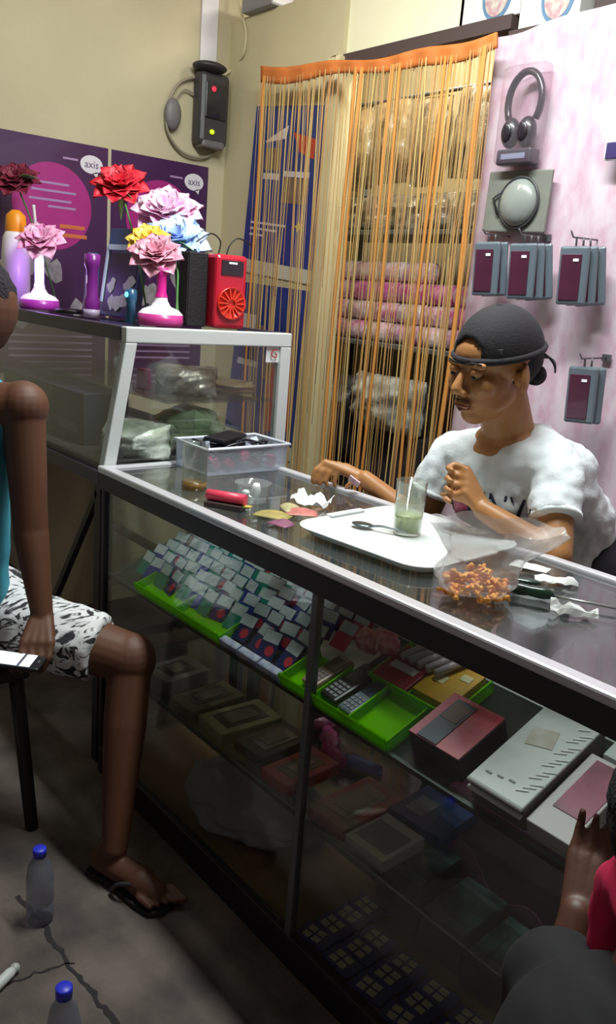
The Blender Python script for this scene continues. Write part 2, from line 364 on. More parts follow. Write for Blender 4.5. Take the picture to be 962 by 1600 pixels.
# ------------------------------------------------------------------ cartons on the beam
m = MB(); m.b2(-1.90,1.5,2.31,2.60,2.352,2.366); struct('trim_2', m, mat('dark_wood_beam','4A3A38',.7))
def carton(x0, x1, h, label, y=2.36, z0=2.418):
    t = thing('carton', label, 'box', ((x0+x1)/2, y, z0), (0,0,0))
    wd = x1-x0; m = MB(); m.b2(-wd/2,wd/2,-.03,.2,0,h); m.build('box', mat('carton_white','D8D8D4',.6,var=.06), t, bevel=.003)
    R = lambda x,z,y:(x,y,z)
    m = MB(); m.prism([(.03+.06*math.cos(a*PI/16), .07+.075*math.sin(a*PI/16)) for a in range(32)],-.0325,-.03,R)
    m.build('blue_oval', mat('carton_blue','5A7E9E',.5), t)
    m = MB(); m.prism([(.03+.047*math.cos(a*PI/16), .065+.058*math.sin(a*PI/16)) for a in range(32)],-.034,-.0326,R)
    m.build('printed_picture', mat('carton_print','B0848C',.5,col2='C8C8B8',vscale=40), t)
    m = MB(); m.box((-wd*.28,-.031,.115),(wd*.32,.003,.045),(0,-.25,0)); m.box((wd*.38,-.031,.135),(wd*.2,.003,.05)); m.build('red_flash', mat('carton_red','A83848',.5), t)
carton(-2.135,-1.885,.30,'white detergent carton above the curtain, the left one')
carton(-1.875,-1.655,.26,'white detergent carton above the pink cloth, the right one',2.35,2.367)
m = MB(); m.box((0,0,.06),(.11,.1,.12)); o = m.build('box', mat('box_brown','40302E',.7), loc=(-1.57,2.39,2.367), rot=(0,0,.2), bevel=.004); tag(o,'small dark brown box on the beam right of the cartons','box')
# ------------------------------------------------------------------ pink cloth backdrop
def cloth_mat():
    m = bpy.data.materials.new('pink_cloth'); m.use_nodes = True; nt = m.node_tree; b = nt.nodes['Principled BSDF']
    tc = nt.nodes.new('ShaderNodeTexCoord'); n = nt.nodes.new('ShaderNodeTexNoise'); n.inputs['Scale'].default_value = 16; n.inputs['Detail'].default_value = 6
    mp = nt.nodes.new('ShaderNodeMapping'); mp.inputs['Scale'].default_value = (1.6,1,.8)
    r = nt.nodes.new('ShaderNodeValToRGB'); r.color_ramp.elements[0].color = lin('C2A0B1'); r.color_ramp.elements[1].color = lin('CCBAC5')
    r.color_ramp.elements[0].position = .36; r.color_ramp.elements[1].position = .60
    nt.links.new(tc.outputs['Object'], mp.inputs[0]); nt.links.new(mp.outputs[0], n.inputs['Vector']); nt.links.new(n.outputs[0], r.inputs[0]); nt.links.new(r.outputs[0], b.inputs['Base Color'])
    b.inputs['Roughness'].default_value = .9; return m
def clf(u,v):
    x = -1.935+u*3.2; z = 2.362-v*2.0-.012*math.sin(x*9)*(1-v)
    return (x, 2.30+.008*math.sin(x*23+v*3)+.006*noise.noise(Vector((x*7,v*9,0)))+.004*math.sin(v*40)*u, z)
m = MB(); m.sheet(clf, 140, 60); o = m.build('pink_cloth', cloth_mat(), solid=.003); tag(o,'mottled pink cloth hung over the wall behind the seller','cloth')
# ------------------------------------------------------------------ goods hanging on the cloth
LEA = mat('case_maroon','4C2036',.35,var=.2,vscale=12,coat=.3); CGR = mat('case_grey','5C6670',.4,coat=.3); GL = mat('price_sticker','E8E8EC',.5)
def case_proto():
    t = thing('phone_case','','phone case')
    m = MB(); m.box((0,0,-.095),(.088,.016,.165)); m.build('cover', CGR, t, bevel=.007)
    m = MB(); m.box((-.006,-.009,-.10),(.060,.004,.13)); m.build('front_panel', LEA, t, bevel=.003)
    m = MB(); m.box((.008,-.0125,-.052),(.016,.001,.008)); m.build('sticker', GL, t)
    m = MB(); m.tube([(0,0,-.012),(0,0,.006),(0,.004,.012)],.003); m.build('hang_loop', ALUD, t)
    return t
cp = case_proto(); first = True
def hook(px,py,label,n):
    p = at(px,py,1,2.20)
    t = thing('display_hook', label, 'hook', (p.x,2.296,p.z+.014), (0,0,0), 'wire hooks in the pink cloth')
    m = MB(); m.tube([(0,0,.0),(0,-.13,-.004),(0,-.145,.012)],.0025); m.box((0,0,0),(.03,.004,.02)); m.build('wire', ALUD, t)
    return p
GRP = 'phone cases on the wire hooks'
names = ['nearest the curtain','in the middle of the upper row','at the right of the upper row','alone in the lower row']
for k, (px,py,n) in enumerate([(768,372,2),(824,374,3),(905,378,3),(918,566,2)]):
    p = hook(px,py,'wire display hook '+names[k],n)
    for i in range(n):
        lab = 'maroon phone case, '+('front one' if i==0 else ('second one back','third one back','rearmost one')[i-1])+' on the hook '+names[k]
        loc = (p.x+.009*i, 2.185+.022*i, p.z); rot = (.03,-.04-.05*i*(k<3), .25+.05*i)
        if first: cp.location = loc; cp.rotation_euler = rot; tag(cp,lab,'phone case',GRP); first = False
        else: dup(cp, loc, rot, lab, GRP)
# headset pack
p = at(806,262,1,2.25)
t = thing('headphones','black folding headphones standing in a clear pack above the grey blister','headphones',(p.x,2.25,p.z))
arc = [(.062*math.cos(a), 0, .19+.085*math.sin(a)) for a in [PI*i/14 for i in range(-3,18)]]
m = MB(); m.tube(arc,.011); m.build('headband', mat('headset_black','2A222A',.3,coat=.4), t)
for s in (-1,1):
    m = MB(); m.ell((s*.03,-.01,.1),(.032,.026,.045)); m.ell((s*.03,-.034,.1),(.018,.006,.026)); m.build('ear_cup', mat('headset_dark','221A24',.35,coat=.4), t)
m = MB(); m.box((0,0,.03),(.13,.05,.045)); m.build('pack_base', mat('pack_base','3A3440',.4), t, bevel=.006)
m = MB(); m.box((0,-.025,.03),(.09,.002,.016)); m.build('pack_print', mat('pack_print','8088A0',.5), t)
m = MB(); m.box((0,0,.15),(.16,.06,.29)); m.build('clear_pack', glass('blister','F8F4F6',1.4,.1,.05,'E8DCE4'), t, bevel=.02)
# blister with oval item
p0 = at(764,262,1,2.26); p1 = at(862,262,1,2.26); p2 = at(860,362,1,2.26)
t = thing('blister_pack','large grey blister pack with a rounded cable mouse on the pink cloth','package',((p0.x+p1.x)/2,2.26,(p1.z+p2.z)/2),(0,.02,0))
W_ = (p1.x-p0.x); H_ = p1.z-p2.z
m = MB(); m.box((0,0.01,0),(W_,.012,H_)); m.build('backing_card', mat('blister_grey','7E8078',.4,var=.15,vscale=10), t, bevel=.004)
m = MB(); m.ell((.015,0,-.005),(.07,.035,.072)); m.build('rounded_mouse', mat('mouse_grey','8E938E',.25,coat=.5,var=.2), t)
m = MB(); m.tube([(.015+.074*math.cos(a),-.003,-.005+.076*math.sin(a)) for a in [2*PI*i/28 for i in range(28)]],.004,close=True)
m.tube([(-.055,-.004,.03),(-.085,-.004,.008),(-.06,-.004,-.04)],.004); m.build('cable_outline', mat('cable_dark','3A3A3C',.4), t)
p = at(968,200,1,2.25)
t = thing('blister_pack','white blister pack on the pink cloth at the right edge','package',(p.x,2.25,p.z))
m = MB(); m.box((0,0,0),(.07,.02,.17)); m.build('pack', WHITE, t, bevel=.008)
m = MB(); m.box((0,-.012,-.06),(.05,.006,.045)); m.build('contents', mat('purple_dark','3A3060',.4), t, bevel=.004)
# orange bits by the doorway
m = MB(); m.box((0,0,0),(.022,.015,.2)); o = m.build('orange_strap', mat('strap_orange','E06A28',.5), loc=tuple(at(752,345,1,2.36)), bevel=.004); tag(o,'narrow orange strap hanging beside the grey blister pack','strap')
m = MB(); m.box((0,0,.0),(.10,.08,.5)); o = m.build('orange_packet', mat('packet_orange','E8601C',.45,bump=.3), loc=(-1.955,2.50,1.30), bevel=.01); tag(o,'tall orange packet standing behind the capped man','packet')
# ------------------------------------------------------------------ string curtain
ORC = mat('curtain_header','C9702E',.75,var=.15,vscale=30); STR = mat('curtain_string','B48658',.8,col2='B8904C',vscale=5); STR2 = mat('curtain_string_yellow','C0A468',.8)
t = thing('string_curtain','orange string curtain hanging across the doorway and the partition','curtain',(-2.55,2.22,2.38))
def hd(u,v):
    px = 408+u*(776-408); yt = 103-4*math.sin(u*PI*.6)-48*u**2.2+3*math.sin(u*16); hh = 22+8*math.sin(u*9+1)*.5+4*u
    p = at(px, yt+v*hh, 1, 2.215+.006*math.sin(u*60)); return p-t.location
m = MB(); m.sheet(hd, 60, 4); m.build('header_band', ORC, t, solid=.008)
m = MB(); m2 = MB(); n = 95
for i in range(n):
    u = (i+random.uniform(-.3,.3))/n; u = min(max(u,0),1)
    cl = .5*math.sin(u*38)+.5*math.sin(u*71+1)
    if u > .3 and random.random() < .0: continue
    top = hd(u,.6); xb = top.x+cl*.03+random.uniform(-.006,.006); zb = (.35 if u < .92 else .8)+random.uniform(-.05,.05)-t.location.z
    P = [Vector((top.x+(xb-top.x)*min(1,(k/7)*2.2)+.004*math.sin(k*1.3+i), top.y+.008*math.sin(i*2.1)+.004*math.sin(k+i), top.z+(zb-top.z)*k/7)) for k in range(8)]
    (m if random.random() < .7 else m2).tube(P,random.choice([.0012,.0016,.002,.0026]),5)
m3 = MB()
for i in range(75):
    u = random.random(); top = hd(u,.6); zb = random.uniform(.9,1.9)-t.location.z; dx = random.uniform(-.01,.01)
    m3.tube([Vector((top.x+dx*k/3, top.y+.01*math.sin(i), top.z+(zb-top.z)*k/3)) for k in range(4)],.0009,4)
o = m3.build('fine_strings', mat('curtain_fine','BCA070',.8), t); o['kind'] = 'stuff'
o = m.build('strings', STR, t); o['kind'] = 'stuff'; o = m2.build('pale_strings', STR2, t); o['kind'] = 'stuff'
m = MB()
for u in (.012,.40,.43,.565,.60,.78,.81,.955,.965):
    top = hd(u,.6); m.tube([Vector((top.x+.008*math.sin(k+u*50), top.y-.004, top.z+((.4 if u<.9 else .9)-t.location.z-top.z)*k/7)) for k in range(8)],.006,6)
o = m.build('bunched_strings', mat('string_bunch','C08038',.7), t)
# ------------------------------------------------------------------ shelving behind the curtain
SH = mat('steel_shelf','6C6E6A',.5,.3)
t = thing('shelf_rack','grey steel shelf rack in the back room behind the curtain','shelf',(-2.45,2.75,0))
for z in (.62,1.335,1.80): m = MB(); m.b2(-.75,.60,-.17,.2,z-.02,z); m.build('shelf_board', SH, t, bevel=.003)
for x in (-.74,.59):
    for y in (-.165,.19): m = MB(); m.b2(x-.015,x+.015,y-.015,y+.015,0,2.35); m.build('upright', SH, t)
m = MB(); m.box((0,0,0),(.03,.09,1.0)); o = m.build('grey_sheet', mat('panel_grey','8A9090',.5,var=.2), loc=(-1.965,2.44,1.87), bevel=.003); tag(o,'narrow grey panel between the curtain and the pink cloth','panel')
PK = mat('roll_wrap_pink','D05C9C',.22,coat=.6,bump=.5,bscale=60,col2='F0D8E4',vscale=22)
PK2 = mat('roll_wrap_pale','E8B4C4',.2,coat=.6,bump=.5,bscale=60,col2='F4E8EC',vscale=20)
PK3 = mat('roll_wrap_magenta','C03A90',.22,coat=.6,bump=.5,bscale=60,col2='E890C0',vscale=25)
def roll(mm):
    t = thing('wrapped_roll','','roll')
    m = MB(); m.tube([(-.075,0,0),(-.07,0,0),(0,0,0),(.07,0,0),(.075,0,0)],[.02,.041,.043,.041,.02],18); m.build('wrap', mm, t)
    m = MB(); m.tube([(-.078,0,0),(-.07,0,0),(-.06,0,0)],[.012,.03,.0435],12); m.build('twisted_end', mat('roll_ends','F0E4EA',.25,coat=.5), t)
    m = MB(); m.tube([(.06,0,0),(.07,0,0),(.078,0,0)],[.0435,.03,.012],12); m.build('twisted_end', mat('roll_ends','F0E4EA',.25,coat=.5), t)
    return t
protos = [roll(PK),roll(PK2),roll(PK3)]; used = [False]*3
cnt = 0; rn = ['bottom','second','third','top']; cn = ['first','second','third','fourth','fifth','sixth']
for r, nn in enumerate([6,6,6,4]):
    for c in range(nn):
        k = 1 if r == 3 else random.choice([0,0,1,2]); k = [0,1,2][k]
        loc = (-3.01+c*.158+(r%2)*.02, 2.66+.01*r, 1.379+r*.086)
        lab = 'shiny pink wrapped roll, %s from the left in the %s row of the stack' % (cn[c], rn[r])
        if not used[k]: protos[k].location = loc; tag(protos[k],lab,'roll','pink rolls stacked behind the curtain'); used[k] = True
        else: dup(protos[k], loc, (random.uniform(0,6),0,random.uniform(-.04,.04)), lab, 'pink rolls stacked behind the curtain')
# crinkled packets on the upper shelf and hanging above
SIL = mat('foil_packet','C8C4B8',.22,.5,bump=.8,bscale=35,col2='8A7A60',vscale=14); TANP = mat('tan_packet','A08860',.3,coat=.5,bump=.6,bscale=30,col2='5C4A3A',vscale=10)
def pillow(m, c, d, seed, amp=.35, nu=20, nv=14):
    c = Vector(c); vs = []
    def f(s_):
        def g(u,v):
            a = math.sin(PI*u)**.45*math.sin(PI*v)**.45
            q = noise.noise(Vector((u*5+seed,v*5,s_)))+.6*noise.noise(Vector((u*11+seed,v*11,s_*3)))
            return c+Vector(((u-.5)*d[0]*(1+.05*q), s_*d[1]/2*a*(1+amp*q), (v-.5)*d[2]*(1+.05*q)))
        return g
    m.sheet(f(1),nu,nv); m.sheet(f(-1),nu,nv); return m
ql = ['far left','left of centre','centre','right of centre','far right']
for i in range(5):
    m = MB(); pillow(m,(0,0,.07),(.22,.12,.15),i*3.3); o = m.build('foil_packet', SIL, loc=(-2.98+i*.19,2.66,1.802), rot=(.15,0,random.uniform(-.2,.2)))
    tag(o,'crinkled silvery packet on the upper rack shelf, %s' % ql[i],'packet','silvery packets on the upper shelf')
for i in range(4):
    m = MB(); pillow(m,(0,0,.0),(.18,.10,.33),i*7.7); o = m.build('snack_packet', TANP, loc=(-2.88+i*.21,2.60,2.13+.02*(i%2)), rot=(0,.05*(i-1.5),0))
    tag(o,'tan plastic packet hanging high behind the curtain, %s' % (['leftmost','second from left','second from right','rightmost'][i]),'packet','packets hanging behind the curtain')
m = MB(); m.cyl((-3.15,2.60,2.31),(-1.95,2.60,2.31),.008); o = m.build('hanging_rail', ALUD); tag(o,'thin rail carrying the tan packets behind the curtain','rail')
m = MB(); pillow(m,(0,0,.12),(.42,.25,.24),3.1); o = m.build('white_bundle', mat('bundle_white','C4C4BA',.35,coat=.3,bump=.8,bscale=20,col2='6C6A62',vscale=9), loc=(-2.55,2.60,.96)); tag(o,'crumpled white plastic bundle seen low through the curtain strings','bundle')
m = MB(); pillow(m,(0,0,.18),(.34,.28,.36),5.1); o = m.build('black_bag', mat('bag_black','1C1A1E',.4,bump=.5), loc=(-2.86,2.55,.82)); tag(o,'black bag behind the curtain beside the white bundle','bag')
m = MB(); m.b2(-.35,.4,-.14,.16,0,.34); o = m.build('dark_carton', mat('carton_dark','2E2A2C',.8), loc=(-2.6,2.74,.62), bevel=.004); tag(o,'dark carton on the lowest rack shelf under the white bundle','box')
# ------------------------------------------------------------------ tall sloped display case (left)
t = thing('display_case','tall white-framed sloped glass display case at the left of the counter','display case',(-2.2,1.085,0))
L = -1.24       # far end (local x) by the left wall
zt, zb_ = 1.383, .98; y0b, y0t, y1 = .0, .075, .655
FRW = mat('case_frame_white','C9CCCC',.4,.1)
def bar(m,a,b,wd=.032,th=.03):
    a = Vector(a); b = Vector(b); d = (b-a); q = d.to_track_quat('Z','Y'); m.box((a+b)/2,(th,wd,d.length),q.to_euler()); return m
m = MB(); m.b2(-.02,.012,y0t-.012,y1+.012,zt-.045,zt); m.build('end_top_rail', FRW, t, bevel=.004)
m = MB(); R = lambda y,z,x:(x,y,z)
m.prism([(y0b-.005,zb_-.03),(y0b+.035,zb_-.03),(y0t+.025,zt-.045),(y0t-.012,zt-.045)],-.02,.012,R); m.build('end_front_post', FRW, t, bevel=.003)
m = MB(); m.prism([(y1-.03,zb_-.03),(y1+.012,zb_-.03),(y1+.012,zt-.045),(y1-.03,zt-.045)],-.02,.012,R); m.build('end_back_post', FRW, t, bevel=.003)
m = MB(); m.b2(L,-.02,y0t-.014,y0t+.012,zt-.04,zt); m.b2(L,-.02,y1-.01,y1+.012,zt-.035,zt); m.b2(L,0,y0b-.01,y0b+.02,.925,.965); m.b2(L,0,y1-.02,y1+.01,.925,.965)
m.b2(L,L+.02,y0b,y1,.925,.965); m.build('long_rails', mat('case_rail_dark','3A3448',.4,.3), t, bevel=.003)
m = MB(); m.b2(L,.0,y0b,y1,.965,.978); m.build('bottom_board', mat('case_floor','4A4444',.5), t)
m = MB(); m.b2(L,-.02,y0t+.012,y1-.01,zt-.012,zt-.004); m.build('top_glass', G_PANE, t)
m = MB(); m.prism([(y0b+.008,.975),(y0b+.013,.975),(y0t+.008,zt-.035),(y0t+.003,zt-.035)],L,-.02,R); m.build('sloped_glass', G_PANE, t)
m = MB(); m.b2(-.006,-.002,y0b+.035,y1-.03,.975,zt-.045); m.build('end_glass', G_PANE, t)
m = MB(); m.b2(L,-.02,.22,y1-.02,1.155,1.161); m.build('inner_shelf', G_PANE, t)
for x in (L+.02,-.03):
    for y in (y0b+.02,y1-.02): m = MB(); m.b2(x-.018,x+.018,y-.018,y+.018,0,.93); m.build('leg', DARK, t)
m = MB(); m.b2(L,-.02,y0b+.005,y0b+.03,.40,.43); m.b2(L,-.02,y1-.03,y1-.005,.40,.43); m.b2(-.04,-.02,y0b,y1,.40,.43); m.build('stretcher', DARK, t)
m = MB(); m.box((-.2,.012,.67),(.02,.02,.55),(0,.62,0)); m.build('brace', DARK, t)
m = MB(); m.box((-.006,.60,1.315),(.001,.055,.055)); m.build('paper_sticker', mat('sticker_white','D8D8D8',.6), t, loc=(.006,0,0))
text('sticker_logo','G', mat('sticker_red','A03030',.6), t, (.0075,.60,1.315),(PI/2,0,PI/2),.04)
# bags inside the case
BAGM = mat('case_bag_white','D4DCD2',.3,coat=.4,bump=.7,bscale=25,col2='98A490',vscale=12)
def lump(name,label,cat,loc,d,mm,seed,rot=(0,0,0),group=None):
    m = MB(); pillow(m,(0,0,d[2]/2),d,seed); o = m.build(name,mm,loc=loc,rot=rot); tag(o,label,cat,group); return o
lump('plastic_bag','crumpled silvery plastic bag on the upper shelf inside the tall case','bag',(-2.33,1.44,1.162),(.2,.2,.10),SIL,2.2,(0,0,.8))
lump('plastic_bag','flat bundle of packets on the upper shelf inside the tall case','bag',(-2.40,1.60,1.162),(.32,.16,.055),TANP,4.2,(0,0,.3))
lump('plastic_bag','white plastic bag lying on the case floor beside the clear bin','bag',(-2.30,1.26,.979),(.22,.24,.115),BAGM,6.2,(0,0,.5))
lump('plastic_bag','white and green plastic bag leaning on the left side of the clear bin','bag',(-2.35,1.47,.979),(.22,.2,.15),mat('bag_green','B4C4A8',.3,coat=.4,bump=.7,bscale=25,col2='5E8A50',vscale=7),8.2,(0,0,-.4))
for k,(x,mm) in enumerate([(-2.62,'343B50'),(-2.85,'30303E'),(-3.10,'2E3A48')]):
    t_ = thing('boxed_goods',['dark blue goods box at the front of the tall case, nearest the counter','dark goods box in the middle of the tall case','dark teal goods box at the far end of the tall case'][k],'box',(x,1.25,.979))
    m = MB(); m.box((0,0,.085),(.225,.16,.17)); m.build('box', mat('goods_dark%d'%k,mm,.5), t_, bevel=.004)
    m = MB(); m.box((0,-.081,.05),(.15,.002,.03)); m.build('printed_band', mat('goods_band','70707C',.5), t_)
m = MB(); m.box((0,0,.035),(.05,.03,.07)); o = m.build('magenta_pack', mat('pack_magenta','B03078',.4), loc=(-2.5,1.38,1.162), bevel=.004); tag(o,'small magenta pack on the shelf in the tall case','package')
# ------------------------------------------------------------------ things on top of the tall case
ZT = 1.384
def flower(t, c, r, mm, n=9, tilt=.75, layers=4, name='blossom', seed=0):
    m = MB(); c = Vector(c); rnd = random.Random(seed); TR = Matrix.Rotation(tilt,3,Vector((.62,.78,0)))
    for Lr in range(layers):
        op = 1.25-.33*Lr; rr = r*(1-.16*Lr)
        for i in range(n):
            a = 2*PI*(i+.5*Lr)/n+rnd.uniform(-.1,.1); e = op*1.0+rnd.uniform(-.12,.12)
            def pf(u,v,a=a,e=e,rr=rr):
                s_ = v*rr; wd = rr*.46*math.sin(PI*min(1,.12+v*.9))**.7
                d = Vector((math.cos(a)*math.sin(e),math.sin(a)*math.sin(e),math.cos(e))); side = Vector((-math.sin(a),math.cos(a),0)); nn = d.cross(side)
                return c+TR@(d*s_+side*((u-.5)*2*wd)+nn*(.25*wd*(4*(u-.5)**2)-.3*s_*v+.04*math.sin(u*9+i)*rr*v))
            m.sheet(pf,5,6)
    return m.build(name, mm, t, solid=.0012)
PKL = mat('petal_pink','E886C0',.5,col2='F4C8E0',vscale=30); RED = mat('petal_red','D81C34',.5,var=.3,vscale=30); DRED = mat('petal_dark_red','7C1838',.6,var=.3)
YEL = mat('petal_yellow','F0A818',.5,col2='F8D860',vscale=40); PKW = mat('petal_white_pink','F0D8EC',.5,col2='EC9CCC',vscale=25); BLG = mat('petal_blue','7C9CE8',.5,col2='D8ECF8',vscale=22); GRP_ = mat('petal_green','58C880',.5,col2='B8F0B0',vscale=25)
def flower_lamp(loc, label, magc, lit, h):
    t = thing('flower_lamp', label, 'lamp', loc)
    m = MB(); m.lathe([(0,0),(.066,0),(.07,.012),(.068,.035),(.0,.037)]); m.build('base', mat('lamp_base_'+magc,magc,.35,coat=.3), t)
    m = MB(); m.lathe([(.068,.035),(.055,.048),(.03,.058),(.02,.075),(.018,.09),(0,.092)]); m.build('dome', mat('lamp_dome','F0E8F0',.4), t)
    if lit:
        m = MB(); m.lathe([(.016,.078),(.016,.17),(.011,.20),(0,.202)]); m.build('lit_stem', mat('violet_led','B070FF',.4,emit=7), t)
    else:
        m = MB(); m.lathe([(.02,.085),(.015,.10),(.015,.15),(.024,.17),(0,.175)]); m.build('stem', mat('stem_magenta','D82090',.4), t)
    return t
fl = flower_lamp((-3.02,1.235,ZT),'flower lamp with a lit violet stem and pink lotus at the left end','B030B0',True,.2)
flower(fl,(.02,.0,.235),.09,PKL,8,seed=1,name='lotus_blossom')
m = MB(); m.tube(smoothpts([(0,0,.17),(-.03,.0,.28),(-.05,0,.36)]),.006); m.build('stalk', mat('stalk_pale','C8C0C8',.5), fl)
led = bpy.data.lights.new('violet_glow','POINT'); led.energy = .5; led.color = (.5,.25,1); led.shadow_soft_size = .02
lo = bpy.data.objects.new('violet_glow', led); COL.objects.link(lo); lo.parent = fl; lo.location = (0,-.04,.13)
fr = flower_lamp((-2.315,1.33,ZT),'flower lamp with white dome and unlit magenta stem beside the black speaker','C03888',False,.2)
flower(fr,(-.04,.0,.205),.088,mat('petal_rose','C87890',.35,col2='E0A8BC',vscale=25,coat=.3),8,seed=2,name='rose_blossom')
def bloom(loc, label, mm, r, n, stem_to, seed, extra=None):
    t = thing('artificial_flower', label, 'artificial flower', loc)
    flower(t,(0,0,0),r,mm,n,seed=seed)
    base = Vector(stem_to)-Vector(loc)
    m = MB(); m.tube(smoothpts([(0,0,0),base*.5+Vector((.01,0,.02)),base]),.0035); m.build('stem', mat('stem_green','4C7A40',.6), t)
    if extra: extra(t)
    return t
def leaf(t, c, d, mm, ln=.07, wd=.022):
    c = Vector(c); d = Vector(d).normalized(); sd = d.cross(Vector((0,.3,1))).normalized(); m = MB()
    m.sheet(lambda u,v: c+d*(v*ln)+sd*((u-.5)*2*wd*math.sin(PI*min(1,.08+v*.92)))+Vector((0,0,.012*math.sin(PI*v))),4,6); m.build('leaf', mm, t, solid=.001)
LEAF = mat('leaf_green','5C8A48',.5,col2='B8E0A0',vscale=30)
p = at(188,292,1,1.45); b = bloom(p,'red artificial flower, highest of the bunch by the posters',RED,.105,8,(-2.45,1.36,ZT+.02),3); leaf(b,(0,0,-.02),(.3,-.1,-1),LEAF,.10); leaf(b,(.02,0,-.02),(.7,.3,-.5),LEAF,.08)
p = at(262,335,1,1.50); bloom(p,'white and pink artificial flower in front of the right purple poster',PKW,.12,9,(-2.36,1.42,ZT+.02),4)
p = at(275,378,1,1.47); b = bloom(p,'pale blue artificial flower with green petals right of the yellow one',BLG,.115,9,(-2.34,1.40,ZT+.02),5)
for a in range(6): leaf(b,(0,0,-.01),(math.cos(a*1.05),math.sin(a*1.05),-.15),GRP_,.11,.026)
p = at(232,378,1,1.36); bloom(p,'yellow orange artificial flower above the rose-coloured lamp blossom',YEL,.075,8,(-2.36,1.36,ZT+.02),6)
p = at(25,285,0,-3.30); b = bloom(p,'dark red artificial flower at the far left',DRED,.095,8,(-3.3,1.42,ZT+.02),7); leaf(b,(0,0,0),(.8,.3,.1),LEAF,.12)
# lotion bottle
p = at(30,472,1,1.22)
t = thing('lotion_bottle','white lotion bottle with orange cap at the left end of the case top','bottle',(-3.20,1.22,ZT),(0,0,0)); t.scale = (1.25,1.25,1.3)
m = MB(); m.lathe([(0,0),(.032,0),(.036,.01),(.040,.06),(.042,.14),(.038,.19),(.028,.21),(0,.212)]); m.build('bottle', mat('bottle_cream','E6DCDC',.35,coat=.3), t)
m = MB(); m.lathe([(.030,.205),(.031,.215),(.028,.25),(.012,.265),(0,.266)]); m.build('cap', mat('cap_orange','E8901C',.4), t)
t = thing('lotion_bottle','pink-labelled lotion bottle half hidden behind the seated man','bottle',(-3.34,1.24,ZT))
m = MB(); m.lathe([(0,0),(.03,0),(.034,.01),(.034,.15),(.02,.18),(0,.182)]); m.build('bottle', mat('bottle_white2','DCD0D8',.35), t)
m = MB(); m.lathe([(.0345,.05),(.035,.06),(.035,.11),(.0345,.12)]); m.build('label_band', mat('band_purple','8C4C8C',.4), t)
# torch
t = thing('torch','purple hand torch standing upright on the case top','torch',(-2.645,1.26,ZT))
m = MB(); m.lathe([(0,0),(.026,0),(.027,.025),(0,.026)]); m.build('tail_cap', mat('torch_lilac','B8A8C8',.4), t)
m = MB(); m.lathe([(.026,.02),(.028,.05),(.020,.07),(.019,.15),(.025,.165),(.026,.20),(0,.202)]); m.build('body', mat('torch_purple','7A2484',.3,coat=.4), t)
m = MB(); m.box((0,-.021,.12),(.008,.004,.025)); m.build('switch', mat('torch_switch','C8B0D8',.4), t)
m = MB(); m.prism([(-.05,0),(.0,0),(.012,.2),(-.006,.21)],-.02,.02,lambda x,z,y:(x,y,z)); o = m.build('umbrella_sleeve', mat('sleeve_blue','3C5488',.35,coat=.3,var=.3), loc=(-2.72,1.30,ZT), bevel=.006); tag(o,'folded blue plastic sleeve behind the purple torch','sleeve')
m = MB(); m.lathe([(.05,0),(.052,.008),(.045,.014),(.0,.014)]); o = m.build('dark_dish', BLACK, loc=(-2.84,1.27,ZT)); tag(o,'flat black dish between the lit lamp and the torch','dish')
# boxed picture with white frame
t = thing('picture_box','blue picture box with white top edge and black and white picture','box',(at(186,490,1,1.40).x,1.40,ZT),(-.15,0,.15))
m = MB(); m.box((0,0,.15),(.20,.03,.30)); m.build('box', mat('box_blue','24407A',.35,coat=.3,var=.2), t, bevel=.003)
m = MB(); m.box((.0,-.018,.235),(.19,.006,.018)); m.box((-.092,-.018,.14),(.01,.006,.19)); m.build('white_edge', mat('edge_white','C8DCEC',.4), t)
m = MB(); rn_ = random.Random(4)
for i in range(9):
    a,z = rn_.uniform(-.07,.075),rn_.uniform(.03,.19); m.prism([(a+rn_.uniform(.012,.03)*math.cos(q*PI/4), z+rn_.uniform(.015,.03)*math.sin(q*PI/4)) for q in range(8)],-.0175-.0003*i,-.015,lambda x,z,y:(x,y,z))
m.build('printed_shapes', mat('print_ivory','D8DCD8',.5), t)
m = MB(); m.box((0,-.0155,.115),(.17,.001,.2)); m.build('dark_field', mat('print_black','1C1C2C',.4), t)
t = thing('mini_lamp','small teal gadget with a cyan light in front of the picture box','gadget',(-2.375,1.26,ZT))
m = MB(); m.lathe([(0,0),(.016,0),(.014,.06),(.018,.07),(.018,.10),(0,.105)]); m.build('body', mat('gadget_teal','2C5C80',.3,coat=.4), t)
m = MB(); m.ell((.004,-.018,.085),(.007,.005,.008)); m.build('light', mat('cyan_led','60F0E0',.4,emit=2.5), t)
# speakers
t = thing('loudspeaker','black box loudspeaker on the end of the tall case','loudspeaker',(-2.37,1.475,ZT))
m = MB(); m.box((0,0,.115),(.065,.07,.23)); m.build('cabinet', mat('speaker_black','141216',.6,bump=.3,bscale=200), t, bevel=.004)
m = MB(); m.box((0,-.036,.115),(.055,.003,.21)); m.build('front_cloth', mat('cone_black','1E1C20',.8), t)
t = thing('radio','red portable radio speaker with fan grille and wire handle','radio',(-2.335,1.575,ZT),(0,0,-.08))
m = MB(); m.box((0,0,.115),(.085,.115,.23)); m.build('body', mat('radio_red','B81830',.35,coat=.3), t, bevel=.012)
m = MB(); m.lathe([(.0,.0),(.045,.004),(.05,.012),(.05,0)]); o = m.build('grille', mat('radio_grille','D02C20',.35,coat=.4), t, loc=(.043,0,.08), rot=(0,PI/2,0))
m = MB()
for i in range(14):
    a = 2*PI*i/14; m.box((.05,.03*math.cos(a),.08+.03*math.sin(a)),(.006,.034,.004),(a,0,0))
m.build('fan_ribs', mat('radio_ribs','E0402C',.35), t)
m = MB(); m.box((.044,.0,.19),(.004,.08,.045)); m.build('display', mat('radio_display','1C1018',.15,coat=.6), t)
m = MB(); m.box((.047,.0,.205),(.002,.03,.006)); m.build('badge', WHITE, t)
